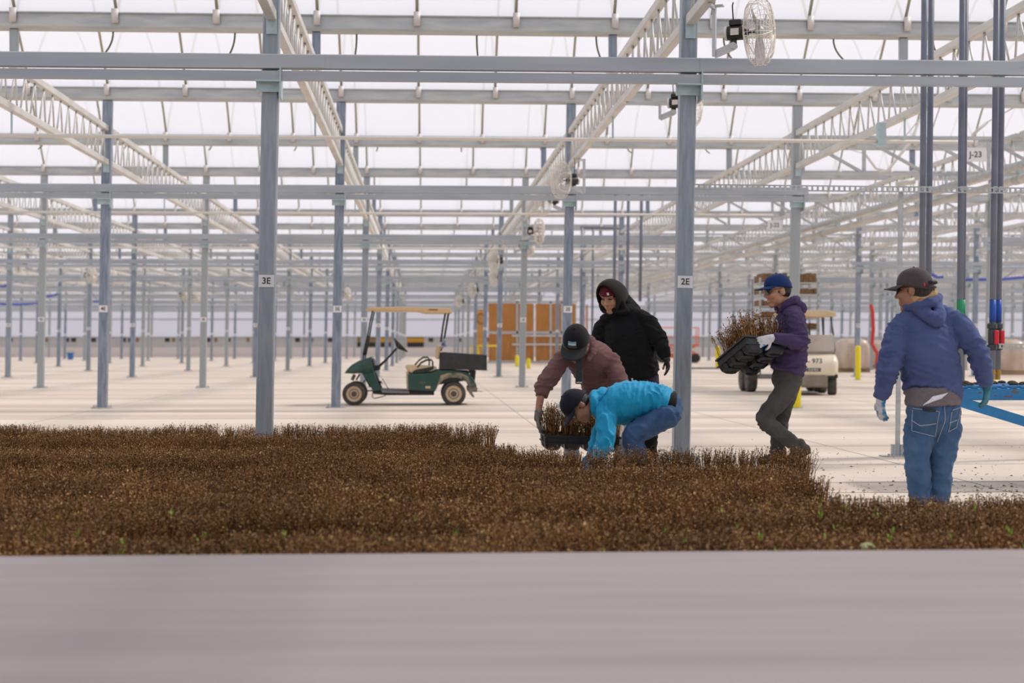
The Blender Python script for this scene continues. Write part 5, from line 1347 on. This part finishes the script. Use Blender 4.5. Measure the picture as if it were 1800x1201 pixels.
# ---- worker in mauve hoodie bending towards the tray
Y = 14.4
J = dict(side=(1, -.1, 0), pelvis=P(1062, 690, Y + .30), waist=P(1054, 662, Y + .20), chest=P(1040, 636, Y + .02), upper=P(1030, 624, Y - .14), neck=P(1021, 613, Y - .25), hem=P(1062, 680, Y + .28),
         head=P(1013, 604, Y - .36), hf=(-.28, -.62, -.72), hu=(-.12, -.60, .78),
         shR=P(990, 629, Y - .14), elR=P(956, 679, Y - .24), wrR=P(945, 733, Y - .34), shL=P(1073, 630, Y - .08), elL=P(1092, 684, Y - .18), wrL=P(1090, 752, Y - .28),
         hipR=P(1030, 706, Y + .32), knR=P(1003, 748, Y + .14), anR=P(1004, 806, Y + .30), hipL=P(1086, 706, Y + .32), knL=P(1096, 752, Y + .14), anL=P(1094, 806, Y + .30),
         hdR=(.10, -.15, -1), hnR=(-1, -.1, -.1), htR=1, hdL=(-.1, -.15, -1), hnL=(1, 0, 0), htL=-1, hcR=.42, hcL=.45, sleeveR=.30, sleeveL=.9,
         ftR=(P(1004, 823, Y + .34), P(996, 823, Y + .10), (0, 0, 1)), ftL=(P(1095, 823, Y + .34), P(1100, 823, Y + .10), (0, 0, 1)))
for k in ('ftL', 'ftR'): J[k][0].z = .012; J[k][1].z = .012
rad = dict(pelvis=(.165, .125), waist=(.165, .135), chest=(.185, .150), upper=(.165, .115), hem=(.170, .130), arm=(.088, .074, .058), leg=(.100, .078, .066), puff=.024)
M['c2'] = cloth('mauve_fleece', (.175, .092, .088), (.215, .115, .108)); M['j2'] = cloth('pale_denim', (.26, .31, .39), (.36, .41, .48), sc=9, sheen=.05)
body, base, fr, hd, jn = person((1050, 827), 'worker in a mauve hoodie and black cap bending over with a tray', Y, J, rad, (M['c2'], M['j2']), M['skin2'], seed=5.2, fold=1.1, s=1.2)
M['gglove'] = mat('grey_glove', (.16, .15, .135), .8, 0, (.21, .195, .18), 30); M['paleglove'] = mat('pale_glove', (.55, .50, .42), .8, 0, (.62, .58, .52), 30)
gloves(J, base, body, {'R': M['gglove'], 'L': M['paleglove']}); shoes(J, base, body, M['tanboot'])
M['cap2'] = cloth('black_cap', (.010, .010, .012), sheen=.08); M['brim2'] = cloth('charcoal_brim', (.030, .030, .034), sheen=.08)
cap = add_cap('cap', J['head'], fr, base, M['cap2'], body, 1.27, .040, -.004, .080, .55, M['brim2']); hair(J['head'], fr, base, body, 1.2)
H = lambda *a: L3(J['head'], fr, *a, 1.27) - base
M['patchteal'] = mat('teal_patch', (.16, .42, .45), .7); M['patchpale'] = mat('pale_patch', (.62, .72, .74), .7); M['patchdark'] = mat('olive_patch', (.06, .06, .045), .7); M['patchblue'] = mat('blue_patch', (.03, .10, .40), .7)
def cap_pt(a, t):
    q = a; bu = -.004 + .044*(.5 + .5*math.cos(q)); r0 = math.cos(t)**.75 + .022
    return H(-.010 + .111*r0*math.cos(q), .091*r0*math.sin(q), bu + (.136 - bu)*math.sin(t))
def cap_patch(name, a0, a1, t0, t1, mt):
    m = MB(); n = 6
    for j in range(n + 1):
        for i in range(n + 1): m.v.append(tuple(cap_pt(a0 + (a1-a0)*i/n, t0 + (t1-t0)*j/n)))
    for j in range(n):
        for i in range(n): q = j*(n+1) + i; m.f.append((q, q+1, q+n+2, q+n+1)); m.m.append(0)
    return m.build(name, mt, cap, True)
cap_patch('emblem_top', -.36, .36, .58, .72, M['patchteal']); cap_patch('emblem_middle', -.33, .33, .44, .58, M['patchpale']); cap_patch('emblem_base', -.36, .36, .20, .44, M['patchdark']); cap_patch('emblem_dot', -.34, -.20, .30, .40, M['patchblue'])
m = MB(); nk = J['neck']; sweep(m, [nk + V(-.06, -.06, -.07), nk + V(-.10, .02, .0), nk + V(-.06, .10, .07), nk + V(.03, .11, .095), nk + V(.10, .06, .06), nk + V(.105, -.03, -.02), nk + V(.05, -.08, -.10)], [.020, .034, .042, .046, .042, .034, .018], (0, 0, 1)); organic('hood', m, base, M['c2'], hd, .009, 3, ((16, 16, 22), .005, [], 9.))
m = MB(); pc_ = P(1018, 664, Y - .42) - base; m.box(pc_.x - .032, pc_.x + .032, pc_.y - .012, pc_.y + .012, pc_.z - .055, pc_.z + .06, .006); o = m.build('radio_pouch', M['black'], body)
MB().box(pc_.x - .024, pc_.x + .024, pc_.y - .015, pc_.y - .012, pc_.z - .048, pc_.z - .036).build('silver_strip', M['steel'], o)
MB().bar(pc_ + V(0, 0, .05), P(1017, 628, Y - .42) - base, .050, .008, (0, 1, 0)).build('pouch_strap', M['black'], o)
t2 = plant_tray(P(1018, 790, Y - .42), 0, plants(95, 640, .09, .21, 0, .05), 'black tray of dry stems being lifted by the worker in mauve', rot=(R(2), R(2), R(3)), zs=1.0)
t2.scale = (1.22, 1.0, 1.25)

# ---- worker in turquoise hoodie bent double
Y = 13.3
J = dict(side=(.05, 1, 0), pelvis=P(1176, 716, Y), waist=P(1142, 703, Y), chest=P(1102, 708, Y), upper=P(1070, 716, Y), neck=P(1046, 712, Y), hem=P(1168, 711, Y),
         head=P(1016, 714, Y - .03), hf=(-.42, -.16, -.90), hu=(-.88, -.08, .45),
         shL=P(1066, 733, Y - .17), elL=P(1066, 776, Y - .25), wrL=P(1046, 814, Y - .28), shR=P(1066, 730, Y + .17), elR=P(1056, 772, Y + .22), wrR=P(1040, 798, Y + .14),
         hipL=P(1174, 728, Y - .10), knL=P(1113, 764, Y - .18), anL=P(1120, 826, Y - .10), hipR=P(1174, 728, Y + .10), knR=P(1116, 766, Y + .15), anR=P(1126, 826, Y + .12),
         hdL=(-.75, -.1, -.65), hnL=(-.5, -.6, .5), htL=-1, hdR=(-.7, -.1, -.7), hnR=(-.5, .6, .5), htR=1, hcL=.4, hcR=.4,
         ftL=(P(1128, 842, Y - .10), P(1076, 842, Y - .12), (0, 0, 1)), ftR=(P(1134, 842, Y + .12), P(1082, 842, Y + .14), (0, 0, 1)))
for k in ('ftL', 'ftR'): J[k][0].z = .012; J[k][1].z = .012
rad = dict(pelvis=(.165, .120), waist=(.155, .120), chest=(.175, .155), upper=(.160, .125), hem=(.165, .110), arm=(.086, .074, .054), leg=(.110, .082, .066), puff=.022)
M['c3'] = cloth('turquoise_jersey', (.010, .27, .50), (.016, .33, .58), rough=.6, sheen=.1); M['j3'] = cloth('mid_denim', (.022, .058, .145), (.06, .12, .24), sc=9, sheen=.05)
body, base, fr, hd, jn = person((1140, 845), 'worker in a turquoise hoodie and jeans bent double over the plants', Y, J, rad, (M['c3'], M['j3']), M['skin3'], seed=11.4, fold=1.25, fscale=(24, 7, 6.5), s=1.08)
M['cap3'] = cloth('dark_navy_cap', (.012, .012, .020), sheen=.08); add_cap('cap', J['head'], fr, base, M['cap3'], body, 1.12, .042, -.006, .080, .4); hair(J['head'], fr, base, body, 1.08); glasses(J['head'], fr, base, body, 1.1)
gloves(J, base, body, M['bluetip'], 'LR'); shoes(J, base, body, M['tanboot'])
hood_down(J, (-.3, 0, -1), base, hd, M['c3'], hd, back=.085, drop=.05, w=.10, seed=6.)
M['tee3'] = cloth('black_tee', (.012, .012, .013)); m = MB(); sweep(m, [J['pelvis'] + V(.03, 0, .012), J['hem'] + V(-.03, 0, .01)], [(.172, .120), (.172, .120)], J['side'], 22, cap=.1); organic('undershirt', m, base, M['tee3'], body, .011, 2)
